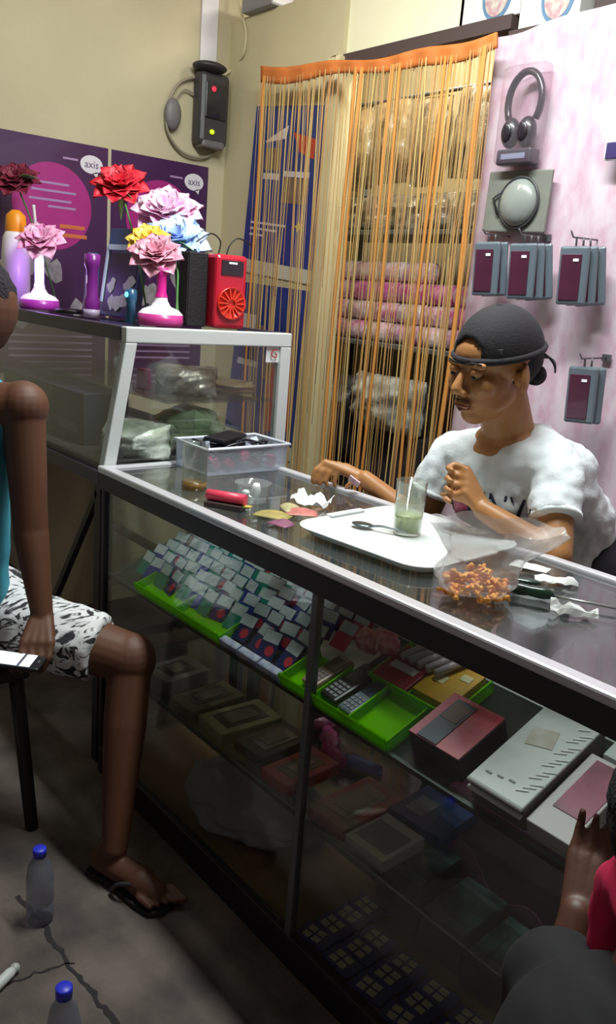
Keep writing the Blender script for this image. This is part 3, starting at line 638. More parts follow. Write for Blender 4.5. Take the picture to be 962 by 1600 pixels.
m = MB(); m.tube(smoothpts([(0,-.03,.23),(0,-.025,.27),(0,-.06,.29),(0,-.11,.26)]),.0025); m.tube(smoothpts([(0,.0,.23),(0,.01,.26),(0,.04,.285),(0,.09,.27)]),.0025); m.build('wire', WIREB, t)
# ------------------------------------------------------------------ glass counter
X0, X1, XM = -2.165, .25, -1.205
t = thing('glass_counter','long low aluminium-framed glass counter full of phone goods','display counter',(0,0,0))
def part(name,mb,mm,par=None,**k): return mb.build(name,mm,par or t,**k)
m = MB(); m.b2(X0-.02,X1,YF-.022,YF+.012,T-.012,T+.008); m.b2(X0-.02,X0+.01,YF,YK,T-.012,T+.006); m.b2(X0,X1,YK-.01,YK+.018,T-.012,T+.008); part('top_rail',m,ALU,bevel=.005)
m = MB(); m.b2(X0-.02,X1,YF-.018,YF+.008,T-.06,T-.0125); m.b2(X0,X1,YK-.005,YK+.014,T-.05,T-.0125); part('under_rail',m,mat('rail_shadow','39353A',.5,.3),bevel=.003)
for x in (X0, XM, -.22): m = MB(); m.b2(x-.010,x+.010,YF-.012,YF+.008,.0,T-.06); part('front_post',m,ALUD if x != X0 else DARK,bevel=.003)
for x in (X0, XM, -.22): m = MB(); m.b2(x-.012,x+.012,YK-.012,YK+.012,0,T-.05); part('back_post',m,DARK,bevel=.003)
m = MB(); m.b2(X0+.01,X1,YF+.012,YK-.01,T-.008,T-.001); part('top_glass',m,G_TOP)
m = MB(); m.b2(X0+.01,X1,YF-.003,YF+.001,.09,T-.06); part('front_glass',m,G_PANE)
m = MB(); m.b2(X0-.002,X0+.002,YF+.01,YK-.012,.09,T-.06); part('end_glass',m,G_PANE)
m = MB(); m.b2(X0,X1,YF-.015,YF+.01,.0,.085); part('plinth',m,DARK,bevel=.003)
m = MB(); m.b2(X0,X1,YF,YK,.055,.075); part('base_board',m,mat('base_brown','9C7450',.6,var=.3,vscale=6))
m = MB(); m.b2(XM,X1,YK-.006,YK+.002,.09,.70); m.b2(X0,XM,YK-.006,YK+.002,.09,.45); part('back_panel',m,mat('panel_dark','2C2629',.7))
SA = math.radians(20); SO = Vector((0,1.095,.665)); DU = Vector((0,math.cos(SA),math.sin(SA))); DN = Vector((0,-math.sin(SA),math.cos(SA)))
def inc(x,u,o=0): return Vector((x,0,0))+SO+DU*u+DN*o
def incbox(m,x0,x1,u0,u1,o0,o1):
    c = inc((x0+x1)/2,(u0+u1)/2,(o0+o1)/2); return m.box(c,(x1-x0,u1-u0,o1-o0),(SA,0,0))
m = MB(); incbox(m,X0+.01,X1,0,.275,-.006,0); part('sloping_shelf',m,glass('shelf_glass','DEE4E0',1.5,.05,.04,'A8B8B0'))
m = MB(); incbox(m,X0+.01,X1,-.008,.0,-.012,.003); part('shelf_lip',m,mat('lip_dark','38403C',.4,.4))
m = MB(); incbox(m,X0+.01,X1,.275,.279,-.007,.001); part('shelf_back_edge',m,mat('glass_edge','A8B0AC',.3))
for x in (X0+.02,XM,-.22): m = MB(); m.b2(x-.006,x+.006,YF,YF+.28,.628,.642); m.box(inc(x,.14,-.012),(.01,.28,.01),(SA,0,0)); part('bracket',m,ALUD)
m = MB(); m.b2(X0+.01,X1,YF+.005,YF+.36,.382,.388); part('lower_shelf',m,glass('shelf_glass_low','C8D4CC',1.5,.05,.05,'90988E'))
m = MB(); m.b2(X0+.01,X1,YF+.001,YF+.006,.378,.391); part('lower_shelf_lip',m,mat('lip_grey','6C706C',.4,.5))
# ------------------------------------------------------------------ neon acrylic trays
def tray(label,x0,x1,u0,u1,div):
    t = thing('acrylic_tray',label,'tray',inc((x0+x1)/2,u0,.001),(SA,0,0)); wd = x1-x0; dp = u1-u0
    m = MB(); m.b2(-wd/2,wd/2,0,dp,0,.004); m.build('bottom',G_GREEN,t)
    m = MB(); m.b2(-wd/2,wd/2,-.004,0,0,.035); m.build('front_lip',G_GREEN,t)
    for x in [-wd/2]+[-wd/2+wd*(i+1)/(div) for i in range(div)]: m = MB(); m.b2(x-.002,x+.002,0,dp,0,.028); m.build('divider',G_GREEN,t)
tray('neon green acrylic tray under the left voucher cards',-1.975,-1.555,-.004,.07,2)
tray('neon green acrylic tray holding old phones right of the front post',-1.31,-.975,-.004,.115,3)
tray('neon green acrylic tray under the yellow and red medicine boxes',-1.15,-.925,.12,.255,2)
# ------------------------------------------------------------------ voucher cards
CW = mat('card_label_white','C6D2D2',.5,var=.12,vscale=60)
def card(c1n, c1, red=False):
    t = thing('voucher_card','','voucher card')
    m = MB(); m.box((0,0,.036),(.052,.0016,.072)); m.build('card', mat('card_'+c1n,c1,.35,coat=.3,var=.25,vscale=30), t, bevel=.0005)
    m = MB(); m.box((0,-.0012,.056),(.048,.0010,.028)); m.build('paper_label', CW, t)
    if red: m = MB(); m.cyl((.008,-.0008,.022),(.008,-.0016,.022),.013,n=14); m.build('red_dot', mat('dot_red','B83040',.4), t)
    return t
CP = {'teal':card('teal','168A70'),'blue':card('blue','2A3C98'),'navy':card('navy','1E2C60',True),'pink':card('pink','D83860')}
cu = {k:False for k in CP}; ORD = ['front','second','third','fourth','fifth','sixth','rearmost']; cols = 14
for c in range(cols):
    x = -2.055+c*.0585; left = x < -1.56
    n = 6 if c > 0 else 4
    for k in range(n):
        u = (.022 if left else .008)+k*.042
        key = ('teal','blue','teal','navy')[(c+k)%4] if left else ('navy' if x < -1.3 else 'pink')
        if x > -1.33: key = 'pink'
        elif not left and k > 2 and x > -1.5: key = random.choice(['blue','navy','teal'])
        if x > -1.33 and k < 3: continue
        loc = inc(x+random.uniform(-.007,.007), u+.02+random.uniform(-.006,.006), .006+.004*(k%2)); rot = (SA-1.0+random.uniform(-.08,.08), 0, random.uniform(-.07,.07))
        rot = (-.62+random.uniform(-.1,.1),0,random.uniform(-.2,.2))
        lab = '%s voucher card, %s in the %s column from the left counter end' % (key, ORD[k], ['first','second','third','fourth','fifth','sixth','seventh','eighth','ninth','tenth','eleventh','twelfth','thirteenth','fourteenth'][c])
        if not cu[key]: CP[key].location = loc; CP[key].rotation_euler = rot; tag(CP[key],lab,'voucher card','voucher cards on the sloping shelf'); cu[key] = True
        else: dup(CP[key],loc,rot,lab,'voucher cards on the sloping shelf')
for k in range(3):
    m = MB(); m.box((0,0,.010),(.075,.02,.02)); o = m.build('label_strip', mat('strip_lilac','8890B8',.4,col2='C8CCD8',vscale=50), loc=inc(-1.52+k*.08,.004,.002), rot=(SA,0,0), bevel=.001)
    tag(o,'small lilac packet lying along the shelf front, %s' % ['left one','middle one','right one'][k],'packet','lilac packets along the shelf front')
# ------------------------------------------------------------------ phones in the right tray
def phone(label,x,u,ln,wd,mc,sc_,rz,up=.006):
    t = thing('mobile_phone',label,'phone',inc(x,u,up),(SA,0,rz))
    m = MB(); m.box((0,ln/2,.009),(wd,ln,.017)); m.build('body', mat('phone_'+mc,mc,.35,coat=.3), t, bevel=.006)
    m = MB(); m.box((0,ln*.70,.0182),(wd*.76,ln*.38,.0015)); m.build('screen', mat('scr_'+sc_,sc_,.12,coat=.6), t, bevel=.0006)
    m = MB()
    for r in range(4):
        for c in range(3): m.box(((c-1)*wd*.26,ln*(.12+.09*r),.0183),(wd*.2,ln*.055,.002))
    m.build('keypad', mat('keys_grey','8A8A90',.4), t); return t
phone('worn peach and grey keypad phone, leftmost in the green tray',-1.245,.02,.115,.05,'A88878','5C5450',-.1)
phone('black keypad phone in the green tray beside the peach phone',-1.175,.015,.13,.055,'141216','201C20',-.1)
phone('blue-grey keypad phone, rightmost in the green tray',-1.115,.010,.12,.046,'6A7680','384048',-.1)
# yellow, red boxes behind
def smallbox(name,label,x,u,wd,dp,h,mm,print_=None,pm=None,rz=0):
    t = thing(name,label,'box',inc(x,u,.008),(SA,0,rz)); m = MB(); m.b2(-wd/2,wd/2,0,dp,0,h); m.build('carton',mm,t,bevel=.002)
    if print_:
        m = MB()
        for a,b,c,d in print_: m.box((a,b,h+.0008),(c,d,.0016))
        m.build('printing',pm,t)
    return t
smallbox('medicine_box','yellow box with two pale panels behind the pink phone box',-.985,.135,.10,.115,.03,mat('box_yellow','D0A018',.45,var=.15,vscale=25),[(-.02,.055,.03,.022),(.025,.085,.025,.018)],mat('print_cream','D8D0A0',.5))
smallbox('medicine_box','dark red box with white stripes left of the yellow box',-1.09,.12,.10,.115,.03,mat('box_red','A02430',.45,var=.25),[(.0,.05,.07,.02),(-.01,.08,.06,.012)],mat('print_white2','C8C0C0',.5))
for i in range(5):
    m = MB(); m.cyl((0,0,0),(0,.075,0),.009,.009,12); o = m.build('vial', mat('vial_grey','B8B0B4',.3,coat=.4), loc=inc(-1.11+i*.024,.185,.05), rot=(SA,0,-.35)); tag(o,'small pale tube lying over the red box, %s of five from the left' % ['first','second','third','fourth','fifth'][i],'tube','pale tubes over the red box')
for i in range(4):
    m = MB(); m.box((0,0,.012),(.05,.04,.024)); o = m.build('sachet', mat('sachet_red%d'%(i%2),['E04858','C83C78'][i%2],.4,col2='F0B0B0',vscale=40), loc=inc(-1.25+.028*i,.21-.02*(i%2),.012+.01*i), rot=(SA,.1*i,.3*i), bevel=.003); tag(o,'red and pink sachet behind the keypad phones, %s in the heap' % ['lowest','second','third','topmost'][i],'sachet','sachets behind the phones')
# pink phone box
t = thing('phone_box','red pink phone box with a picture of a grey slider phone','box',inc(-.875,.025,.001),(SA,0,0))
m = MB(); m.b2(-.062,.062,0,.135,0,.055); m.build('carton', mat('phonebox_navy','1E2038',.4), t, bevel=.002)
m = MB(); m.b2(-.061,.061,.001,.134,.055,.058); m.build('top_face', mat('phonebox_red','C4384C',.3,coat=.4,col2='D88090',vscale=6), t)
m = MB(); m.box((-.018,.062,.0592),(.048,.12,.0022),(0,0,-.0)); m.build('printed_phone', mat('print_slate','4A5060',.4), t, bevel=.001)
m = MB(); m.box((-.018,.088,.0608),(.038,.048,.0012)); m.build('printed_screen', mat('print_brown','6A4A40',.3), t)
# white phone box, lid raised on its tray
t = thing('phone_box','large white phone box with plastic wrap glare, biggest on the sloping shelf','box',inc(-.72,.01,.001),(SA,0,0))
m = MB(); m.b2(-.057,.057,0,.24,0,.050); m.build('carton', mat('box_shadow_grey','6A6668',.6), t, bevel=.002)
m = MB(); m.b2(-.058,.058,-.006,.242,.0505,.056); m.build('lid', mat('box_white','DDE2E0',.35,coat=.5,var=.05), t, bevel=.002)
m = MB(); m.b2(-.056,.056,-.008,.0,.034,.040); m.build('tray_edge', WHITE, t)
m = MB(); m.box((-.012,.15,.0568),(.05,.045,.0012),(0,0,.3)); m.build('printed_picture', mat('print_beige','B8AE98',.4,col2='D8D6CC',vscale=20), t)
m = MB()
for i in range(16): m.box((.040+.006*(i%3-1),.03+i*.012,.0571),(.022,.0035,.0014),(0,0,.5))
m.build('film_glints', mat('film_shine','FFFFFF',.12,coat=.8), t)  # white bars painted as the glare on the wrapping film
text('printed_words','nokia', mat('print_greytext','8A908E',.5), t, (-.035,.045,.0569),(0,0,PI/2),.014) if False else None
m = MB()
for i in range(3): m.box((-.035+i*.022,.028+.004*i,.0568),(.012,.004,.0012))
m.build('small_print', mat('print_greytext','8A908E',.5), t)
# flat white / pink box right
t = thing('phone_box','flat white phone box with pink glossy screen picture at the right end','box',inc(-.615,.008,.001),(SA,0,0))
m = MB(); m.b2(-.042,.042,0,.19,0,.038); m.build('carton', mat('box_white2','D6CCCC',.4), t, bevel=.002)
m = MB(); m.box((.006,.115,.0385),(.062,.13,.002)); m.build('screen_picture', mat('picture_pink','C07088',.18,coat=.8,col2='5C5458',vscale=10), t, bevel=.0008)
t = thing('phone_box','small teal and white box behind the flat white phone box','box',inc(-.60,.205,.001),(SA,0,0))
m = MB(); m.b2(-.04,.03,0,.05,0,.04); m.build('carton', mat('box_white3','C8D4D0',.4), t, bevel=.002)
m = MB(); m.b2(-.04,.03,-.001,0,.002,.02); m.build('teal_band', mat('band_teal','30A0B0',.4), t)
# ------------------------------------------------------------------ lower shelf goods
ZL = .389
def framebox(label,x,y,wd,dp,h,rim,inner,rz=0):
    t = thing('accessory_box',label,'box',(x,y,ZL),(0,0,rz))
    m = MB(); m.b2(-wd/2,wd/2,0,dp,0,h); m.build('box', rim, t, bevel=.003)
    m = MB(); m.b2(-wd/2+.022,wd/2-.022,.03,dp-.03,h,h+.0015); m.build('window', inner, t)
    m = MB(); m.b2(-wd/2+.035,wd/2-.035,.05,dp-.05,h+.0015,h+.003); m.build('contents_picture', mat('content_grey','77756A',.3,var=.3), t); return t
OL = mat('box_olive','A8AC7C',.45,var=.2); OL2 = mat('box_olive_dark','70745A',.5,var=.2); INN = mat('inner_dark','3C4038',.3,coat=.5)
framebox('pale olive window box on the lower shelf below the voucher cards',-1.60,1.10,.12,.19,.035,OL,INN,-.05)
framebox('dull olive window box left of the pale olive one',-1.74,1.10,.11,.18,.03,OL2,INN,.04)
framebox('pale grey window box at the left end of the lower shelf',-1.90,1.11,.12,.15,.045,mat('box_palegrey','9C9C94',.5,var=.3),INN,.1)
framebox('brown window box between the olive boxes and the red box',-1.46,1.12,.11,.17,.03,mat('box_brownish','5C5448',.5,var=.3),INN,.05)
framebox('flat red box on the lower shelf just left of the front post',-1.325,1.10,.10,.17,.03,mat('box_red2','B03430',.45,var=.2),mat('inner_green','504C38',.4),.05)
framebox('grey window box with orange red side right of the front post',-1.14,1.10,.115,.20,.03,mat('box_orange2','B84830',.45,col2='9A8C84',vscale=9),mat('inner_grey','6A6862',.3,coat=.4),.06)
for i,(x,y,c,d) in enumerate([(-1.40,1.34,'D858A0',(.12,.05,.03)),(-1.34,1.30,'E84890',(.10,.04,.03)),(-1.27,1.33,'8890E0',(.11,.04,.03)),(-1.47,1.37,'C86890',(.10,.05,.04))]):
    m = MB(); pillow(m,(0,0,d[2]/2),d,i*4.4,.3,12,8); o = m.build('sweet_packet', mat('sweet_%d'%i,c,.35,coat=.3,var=.3,vscale=30), loc=(x,y,ZL), rot=(0,0,.5*i-.6)); tag(o,['bright pink','hot pink','periwinkle blue','dusty pink'][i]+' soft packet at the back of the lower shelf','packet','coloured packets at the back of the lower shelf')
t = thing('accessory_box','long pale grey box at the front of the lower shelf under the white phone box','box',(-1.02,1.10,ZL),(0,0,.03))
m = MB(); m.b2(-.055,.055,0,.13,0,.03); m.build('box', mat('box_pale4','A8A4A0',.5), t, bevel=.002)
m = MB(); m.b2(-.045,.045,.02,.10,.03,.0312); m.build('print', mat('print_dim','6A6870',.5), t)
t = thing('accessory_box','blue flat box behind the long pale grey box','box',(-1.02,1.25,ZL),(0,0,.1))
m = MB(); m.b2(-.07,.07,0,.15,0,.03); m.build('box', mat('box_blue4','2C4C80',.45,var=.3), t, bevel=.002)
m = MB(); m.b2(-.05,.0,.03,.10,.03,.0312); m.build('print', mat('print_dim2','808898',.5), t)
# ------------------------------------------------------------------ bottom of the counter
ZB = .076
m = MB(); pillow(m,(0,0,.06),(.42,.30,.12),9.9); o = m.build('grey_sack', mat('sack_grey','B4B0B8',.6,var=.1,bump=.3), loc=(-1.60,1.27,ZB), rot=(-.5,0,.35)); o.rotation_euler=(0,0,.4); tag(o,'plump grey bag lying on the counter base left of the post','bag')
def bbox(label,x,y,wd,dp,h,side,top,rz=0):
    t = thing('accessory_box',label,'box',(x,y,ZB),(0,0,rz)); m = MB(); m.b2(-wd/2,wd/2,0,dp,0,h); m.build('box', mat('bside_'+side,side,.5,var=.2), t, bevel=.003)
    m = MB(); m.b2(-wd/2+.003,wd/2-.003,.003,dp-.003,h,h+.002); m.build('printed_top', mat('btop_'+top,top,.45,col2='30404A',vscale=18), t)
    m = MB(); m.b2(-wd/2+.004,wd/2-.004,.004,.03,h+.002,h+.003); m.build('pale_band', mat('band_pale','B8C4C8',.4), t); return t
bbox('dark box with pale blue printed top, leftmost on the counter base',-1.10,1.32,.13,.18,.13,'6A5C5C','B0D0DC',.08)
bbox('dark box with pale blue printed top, second on the counter base',-.955,1.31,.12,.18,.10,'62585A','A0C4D4',.06)
bbox('dark box with pale blue printed top, third on the counter base',-.82,1.30,.12,.18,.085,'5C5458','A4C0CC',.06)
bbox('dark box with blue top at the right end of the counter base',-.68,1.30,.12,.18,.075,'54505C','88A8DC',.06)
t = thing('large_carton','large magenta and white carton standing at the back of the counter','box',(-.90,1.49,ZB),(.0,0,.0))
m = MB(); m.b2(-.22,.24,0,.07,0,.30); m.build('carton', mat('carton_magenta','E048AC',.45,col2='A05888',vscale=5), t, bevel=.003)
m = MB(); m.prism([(-.2+.4*i/12, .16-.10*i/12+.03*math.sin(i)) for i in range(13)]+[(.2,.0+.01),(-.2,.08)],-.002,.001,lambda x,z,y:(x,y,z)); m.build('pink_swoosh', mat('swoosh_pink','FF70C8',.45), t)
m = MB(); m.ell((.13,-.002,.06),(.06,.004,.045)); m.build('white_print', mat('print_white5','D8D4DC',.5), t)
SIMC = mat('pack_navy','34448C',.4,var=.2,vscale=30,coat=.2); CRE = mat('pack_cream','DCD8B4',.5,var=.15,vscale=40)
def simpack():
    t = thing('starter_pack','','card pack'); m = MB(); m.box((0,0,.006),(.085,.052,.010)); m.build('pack', SIMC, t, bevel=.001)
    m = MB()
    for a in (-.018,.008):
        for b in (-.011,.011): m.box((a,b,.0115),(.020,.016,.001))
    m.build('cream_squares', CRE, t); return t
sp = simpack(); fst = True
rowname = ['front','second','third','back']; cname = ['first','second','third','fourth','fifth','sixth','seventh']
for r in range(4):
    for c in range(7):
        x = -1.16+c*.092+r*.0; y = 1.125+r*.055; 
        lab = 'navy card pack with cream squares, %s from the post in the %s row' % (cname[c],rowname[r])
        loc = (x,y,ZB+.0005); rot = (0,0,random.uniform(-.12,.12)+.1)
        if r == 3 and c > 0: continue
        if fst: sp.location = loc; sp.rotation_euler = rot; tag(sp,lab,'card pack','navy card packs on the counter base'); fst = False
        else: dup(sp,loc,rot,lab,'navy card packs on the counter base')
# ------------------------------------------------------------------ things on the counter top
ZC = T
# clear bin with cables
t = thing('plastic_bin','clear plastic bin full of cables and small parts on the counter','bin',(-2.065,1.45,ZC),(0,0,-.0))
bw, bd, bh = .17,.29,.08
m = MB()
m.b2(-bw/2,bw/2,-bd/2,bd/2,0,.003)
for s in (-1,1): m.box((s*bw/2,0,bh/2),(.003,bd,bh),(0,s*.06,0)); m.box((0,s*bd/2,bh/2),(bw,.003,bh),(-s*.06,0,0))
m.build('tub', glass('bin_plastic','E8ECF0',1.4,.15,.26,'D8DCE6'), t)
m = MB(); q = [(-bw/2-.006,-bd/2-.006),(bw/2+.006,-bd/2-.006),(bw/2+.006,bd/2+.006),(-bw/2-.006,bd/2+.006)]
m.tube([(x,y,bh) for x,y in q],.005,6,close=True); m.build('rim', mat('bin_rim','C8CCD8',.3), t)
ct = thing('cable_heap','tangled dark cables and parts filling the clear bin','cables',(-2.065,1.45,ZC+.004)); rr = random.Random(11)
m = MB()
for i in range(26):
    P = [(rr.uniform(-.065,.065),rr.uniform(-.12,.12),rr.uniform(.02,.082)) for _ in range(4)]; m.tube(smoothpts(P,5),rr.choice([.003,.004]),6)
o = m.build('dark_cables', mat('cable_black','22222A',.35), ct); o['kind']='stuff'
m = MB()
for i in range(16): m.box((rr.uniform(-.06,.06),rr.uniform(-.11,.11),rr.uniform(.01,.07)),(.03,.022,.014),(rr.uniform(0,3),rr.uniform(0,3),0))
o = m.build('pale_adapters', mat('adapter_pale','A8B4C4',.4,col2='606878',vscale=20), ct); o['kind']='stuff'
m = MB()
for i in range(5): m.box((rr.uniform(.0,.06),rr.uniform(-.1,.11),rr.uniform(.02,.05)),(.04,.03,.02),(rr.uniform(0,3),0,0))
o = m.build('red_parts', mat('parts_red','B84060',.4), ct); o['kind']='stuff'
m = MB(); m.box((0,0,.008),(.07,.16,.014)); o = m.build('black_remote', BLACK, loc=(-2.09,1.44,ZC+bh+.002), rot=(0,.05,.5), bevel=.005); tag(o,'black remote control lying across the bin of cables','remote control')
# jar / brown cup, lid, red lighter pack, papers
t = thing('glass_jar','short clear glass jar with amber bottom in front of the bin','jar',tuple(at(303,764,2,ZC)))
m = MB(); m.lathe([(.031,.004),(.033,.006),(.034,.12),(.036,.125),(.034,.125),(.0325,.12),(.031,.012)]); m.build('glass', G_TUMBLER, t)
m = MB(); m.lathe([(0,.001),(.033,.001),(.034,.022),(0,.024)]); m.build('amber_base', mat('amber','7A5A24',.3,coat=.5), t)
t = thing('plastic_tub','round clear tub holding a white stopper behind the red pack','tub',(-1.695,1.262,ZC))
m = MB(); m.lathe([(0,.002),(.040,.002),(.047,.045),(.049,.05),(.046,.05),(.039,.006)]); m.build('tub', G_CLEAR, t)
m = MB(); m.lathe([(0,.01),(.010,.012),(.012,.035),(.008,.05),(0,.052)],(.015,.0,.0)); m.ell((-.015,-.01,.02),(.012,.009,.008)); m.build('white_stopper', WHITE, t)
m = MB(); m.cyl((-.052,0,.0),(.052,0,.0),.0135); o = m.build('red_tube', mat('tube_coral','E8405C',.4,coat=.2), loc=(-1.662,1.158,ZC+.028), rot=(0,0,.55)); tag(o,'short coral red tube lying on a dark box at the counter edge','tube')
t = thing('small_box','dark little box under the coral red tube','box',(-1.662,1.155,ZC),(0,0,.55)); m = MB(); m.box((0,0,.007),(.10,.04,.014)); m.build('box', mat('box_dark7','3A2A2A',.5), t, bevel=.002)
m = MB(); m.box((.05,.0,.0),(.04,.02,.004)); m.build('yellow_tab', mat('tab_yellow','B8A850',.5), t, loc=(0,0,.012))
for i,(px,py,c,s,rz,lab) in enumerate([(425,808,'A89858',(.09,.05),.5,'yellowish card behind the coral red tube'),(438,822,'8C5470',(.06,.04),.2,'purple pink card at the counter edge near the tray'),(470,806,'C87870',(.08,.05),.9,'salmon card under the left corner of the white tray'),(455,800,'B8AC80',(.05,.06),1.2,'folded tan paper left of the white tray')]):
    p = at(px,py,2,ZC); m = MB(); m.sheet(lambda u,v:((u-.5)*s[0],(v-.5)*s[1],.003+.008*math.sin(u*PI)*v+i*.0015),6,4); o = m.build('card', mat('cardmix%d'%i,c,.5,var=.3,vscale=60), loc=(p.x,p.y,ZC+.001), rot=(0,0,rz), solid=.001); tag(o,lab,'card')
def crumple(label,px,py,sx,sy,h,seed,mm=WHITE,rz=0,name='paper_scrap',lift=0):
    p = at(px,py,2,ZC); m = MB()
    m.sheet(lambda u,v:((u-.5)*sx,(v-.5)*sy*(1-.35*u),.003+h*abs(noise.noise(Vector((u*3+seed,v*3,0))))+h*.6*abs(math.sin(u*PI*2+seed))*v),10,8,False)
    o = m.build(name, mm, loc=(p.x,p.y,ZC+lift), rot=(0,0,rz), solid=.0012); tag(o,label,'paper'); return o
PAPER = mat('white_paper','E4E6E4',.7)
crumple('crumpled white tissue on the counter below the resting hand',488,790,.10,.07,.035,1.3,PAPER,.5)
crumple('white paper slip beside the screwdriver tip',868,912,.085,.035,.012,2.9,PAPER,.7)
crumple('curled white paper strip in front of the screwdriver blade',895,962,.085,.035,.022,4.4,PAPER,.65)
crumple('triangular white paper by the back edge of the counter',828,888,.08,.05,.004,7.0,PAPER,.3)
# white tray
t = thing('serving_tray','large white plastic serving tray under the drinking glass','tray',(-1.245,1.375,ZC),(0,0,.07))
def rrect(wd,dp,r,n=8):
    P = []
    for cx,cy,a0 in ((wd/2-r,dp/2-r,0),(-wd/2+r,dp/2-r,PI/2),(-wd/2+r,-dp/2+r,PI),(wd/2-r,-dp/2+r,1.5*PI)):
        P += [(cx+r*math.cos(a0+PI/2*i/n),cy+r*math.sin(a0+PI/2*i/n)) for i in range(n+1)]
    return P
def loft(m, rings):
    n = len(rings[0]); vs = [p for r in rings for p in r]
    m.add(vs,[(i*n+k,i*n+(k+1)%n,(i+1)*n+(k+1)%n,(i+1)*n+k) for i in range(len(rings)-1) for k in range(n)],True)
    m.add([p for p in rings[0]],[tuple(range(n))]); m.add([p for p in rings[-1]],[tuple(range(n))])
rg = lambda w_,d_,r_,z:[(x,y,z) for x,y in rrect(w_,d_,r_)]
m = MB(); loft(m,[rg(.35,.33,.05,0.001),rg(.385,.365,.06,.016),rg(.40,.38,.065,.020),rg(.398,.378,.064,.0215),rg(.375,.355,.058,.017),rg(.345,.325,.05,.005)])
m.build('tray', mat('tray_white','D4D9D7',.3,coat=.2), t)
for s in (-1,1): m = MB(); m.box((s*.197,0,.021),(.02,.12,.006)); m.build('grip', mat('tray_grip','DDE2E0',.35), t, bevel=.002)
zt_ = ZC+.0065
p = at(635,833,2,ZC+.007)
t = thing('drinking_glass','clear drinking glass a third full of green drink on the tray','glass',(p.x,p.y,zt_))
m = MB(); m.lathe([(0,.001),(.031,.001),(.033,.004),(.0365,.125),(.0375,.128),(.0355,.128),(.031,.01),(0,.009)]); m.build('glass', G_TUMBLER, t)
m = MB(); m.lathe([(0,.0095),(.0305,.0095),(.0325,.047),(0,.049)]); m.build('green_drink', mat('drink_green','7C8A48',.4,col2='A8B080',vscale=50), t)
m = MB(); m.lathe([(.0334,.05),(.0345,.06),(.0345,.078),(.0340,.079)]); m.build('froth_film', glass('froth','F4F4F0',1.4,.3,.35,'E4E8DC'), t)
p = at(566,822,2,ZC+.01)
t = thing('teaspoon','steel teaspoon lying on the tray against the glass','spoon',(p.x,p.y,zt_+.001),(0,0,.35))
m = MB(); m.ell((0,0,.007),(.028,.019,.005)); m.build('bowl', mat('spoon_steel','6E8088',.22,.9), t)
m = MB(); m.tube(smoothpts([(.025,0,.007),(.05,.0,.012),(.09,.003,.012),(.115,.004,.010)]),[.003]*19); m.build('handle', mat('spoon_handle','9AA6AC',.25,.9), t)
# plastic bag of crackers
p = at(735,925,2,ZC)
t = thing('snack_bag','clear plastic bag of orange crackers at the tray corner','bag',(-.925,1.225,ZC+.001))
m = MB(); rr = random.Random(5)
for i in range(85):
    a = rr.uniform(0,2*PI); r = .062*math.sqrt(rr.random()); z = .010+rr.random()*.05*(1-(r/.075)**2)
    P = [(r*math.cos(a)+.0*k, r*math.sin(a), z)]
    th = rr.uniform(0,6.28); l = rr.uniform(.012,.028)
    P = [Vector((r*math.cos(a)+l*math.cos(th+k*.5)*(k-1.5)/1.5*.5, r*math.sin(a)+l*math.sin(th+k*.5)*(k-1.5)/1.5*.5, z+.004*math.sin(k*2))) for k in range(4)]
    m.tube(P,rr.uniform(.0035,.006),6)
o = m.build('crackers', mat('cracker_orange','F0B050',.6,col2='DC8434',vscale=40), t); o['kind']='stuff'
def bag(u,v):
    a = 2*PI*u; f = 1+.07*math.sin(5*a+v*4)+.06*noise.noise(Vector((math.cos(a)*2,math.sin(a)*2,v*4)))*(1+v)
    rad = (.078*math.sin(PI*min(.5,.02+v*1.5)) if v < .34 else .078-.012*(v-.34)/.3 if v < .64 else .066+.05*(v-.64)/.36)*f
    z = .002+.14*v**1.25+.012*math.sin(7*a)*max(0,v-.6)
    sq = 1 if v < .5 else 1-.75*(v-.5)
    x = rad*math.cos(a)*(1+.2*max(0,v-.5)); y = rad*math.sin(a)*sq
    return (x*math.cos(.75)-y*math.sin(.75)+.03*max(0,v-.4), x*math.sin(.75)+y*math.cos(.75)+.05*max(0,v-.4), z)
m = MB(); m.sheet(bag,64,26); m.build('bag_film', G_BAG, t)
# screwdriver / tester
p = at(835,925,2,ZC+.012); q = at(955,950,2,ZC+.008); d = (q-p); ang = math.atan2(d.y,d.x)
t = thing('screwdriver','screwdriver with dark green handle lying on the glass counter','screwdriver',(p.x,p.y,ZC+.013),(0,0,ang))
m = MB(); m.tube([(-.045,0,0),(-.042,0,0),(-.03,0,0),(-.01,0,0),(.015,0,0),(.028,0,0),(.036,0,0)],[.006,.011,.0125,.0105,.012,.010,.006],10); m.build('handle', mat('handle_green','20482C',.3,coat=.5,col2='102018',vscale=30), t)
m = MB(); m.tube([(.034,0,-.002),(.15,0,-.004)],.0028,8); m.box((.155,0,-.004),(.012,.006,.002)); m.build('blade', mat('steel','C8CCCC',.25,.8), t)
p = at(822,912,2,ZC); m = MB(); m.ell((0,0,.006),(.03,.012,.006)); o = m.build('lighter', mat('dark_green2','1C3428',.3,coat=.4), loc=(p.x,p.y,ZC), rot=(0,0,.6)); tag(o,'small dark green oval object behind the screwdriver handle','object')
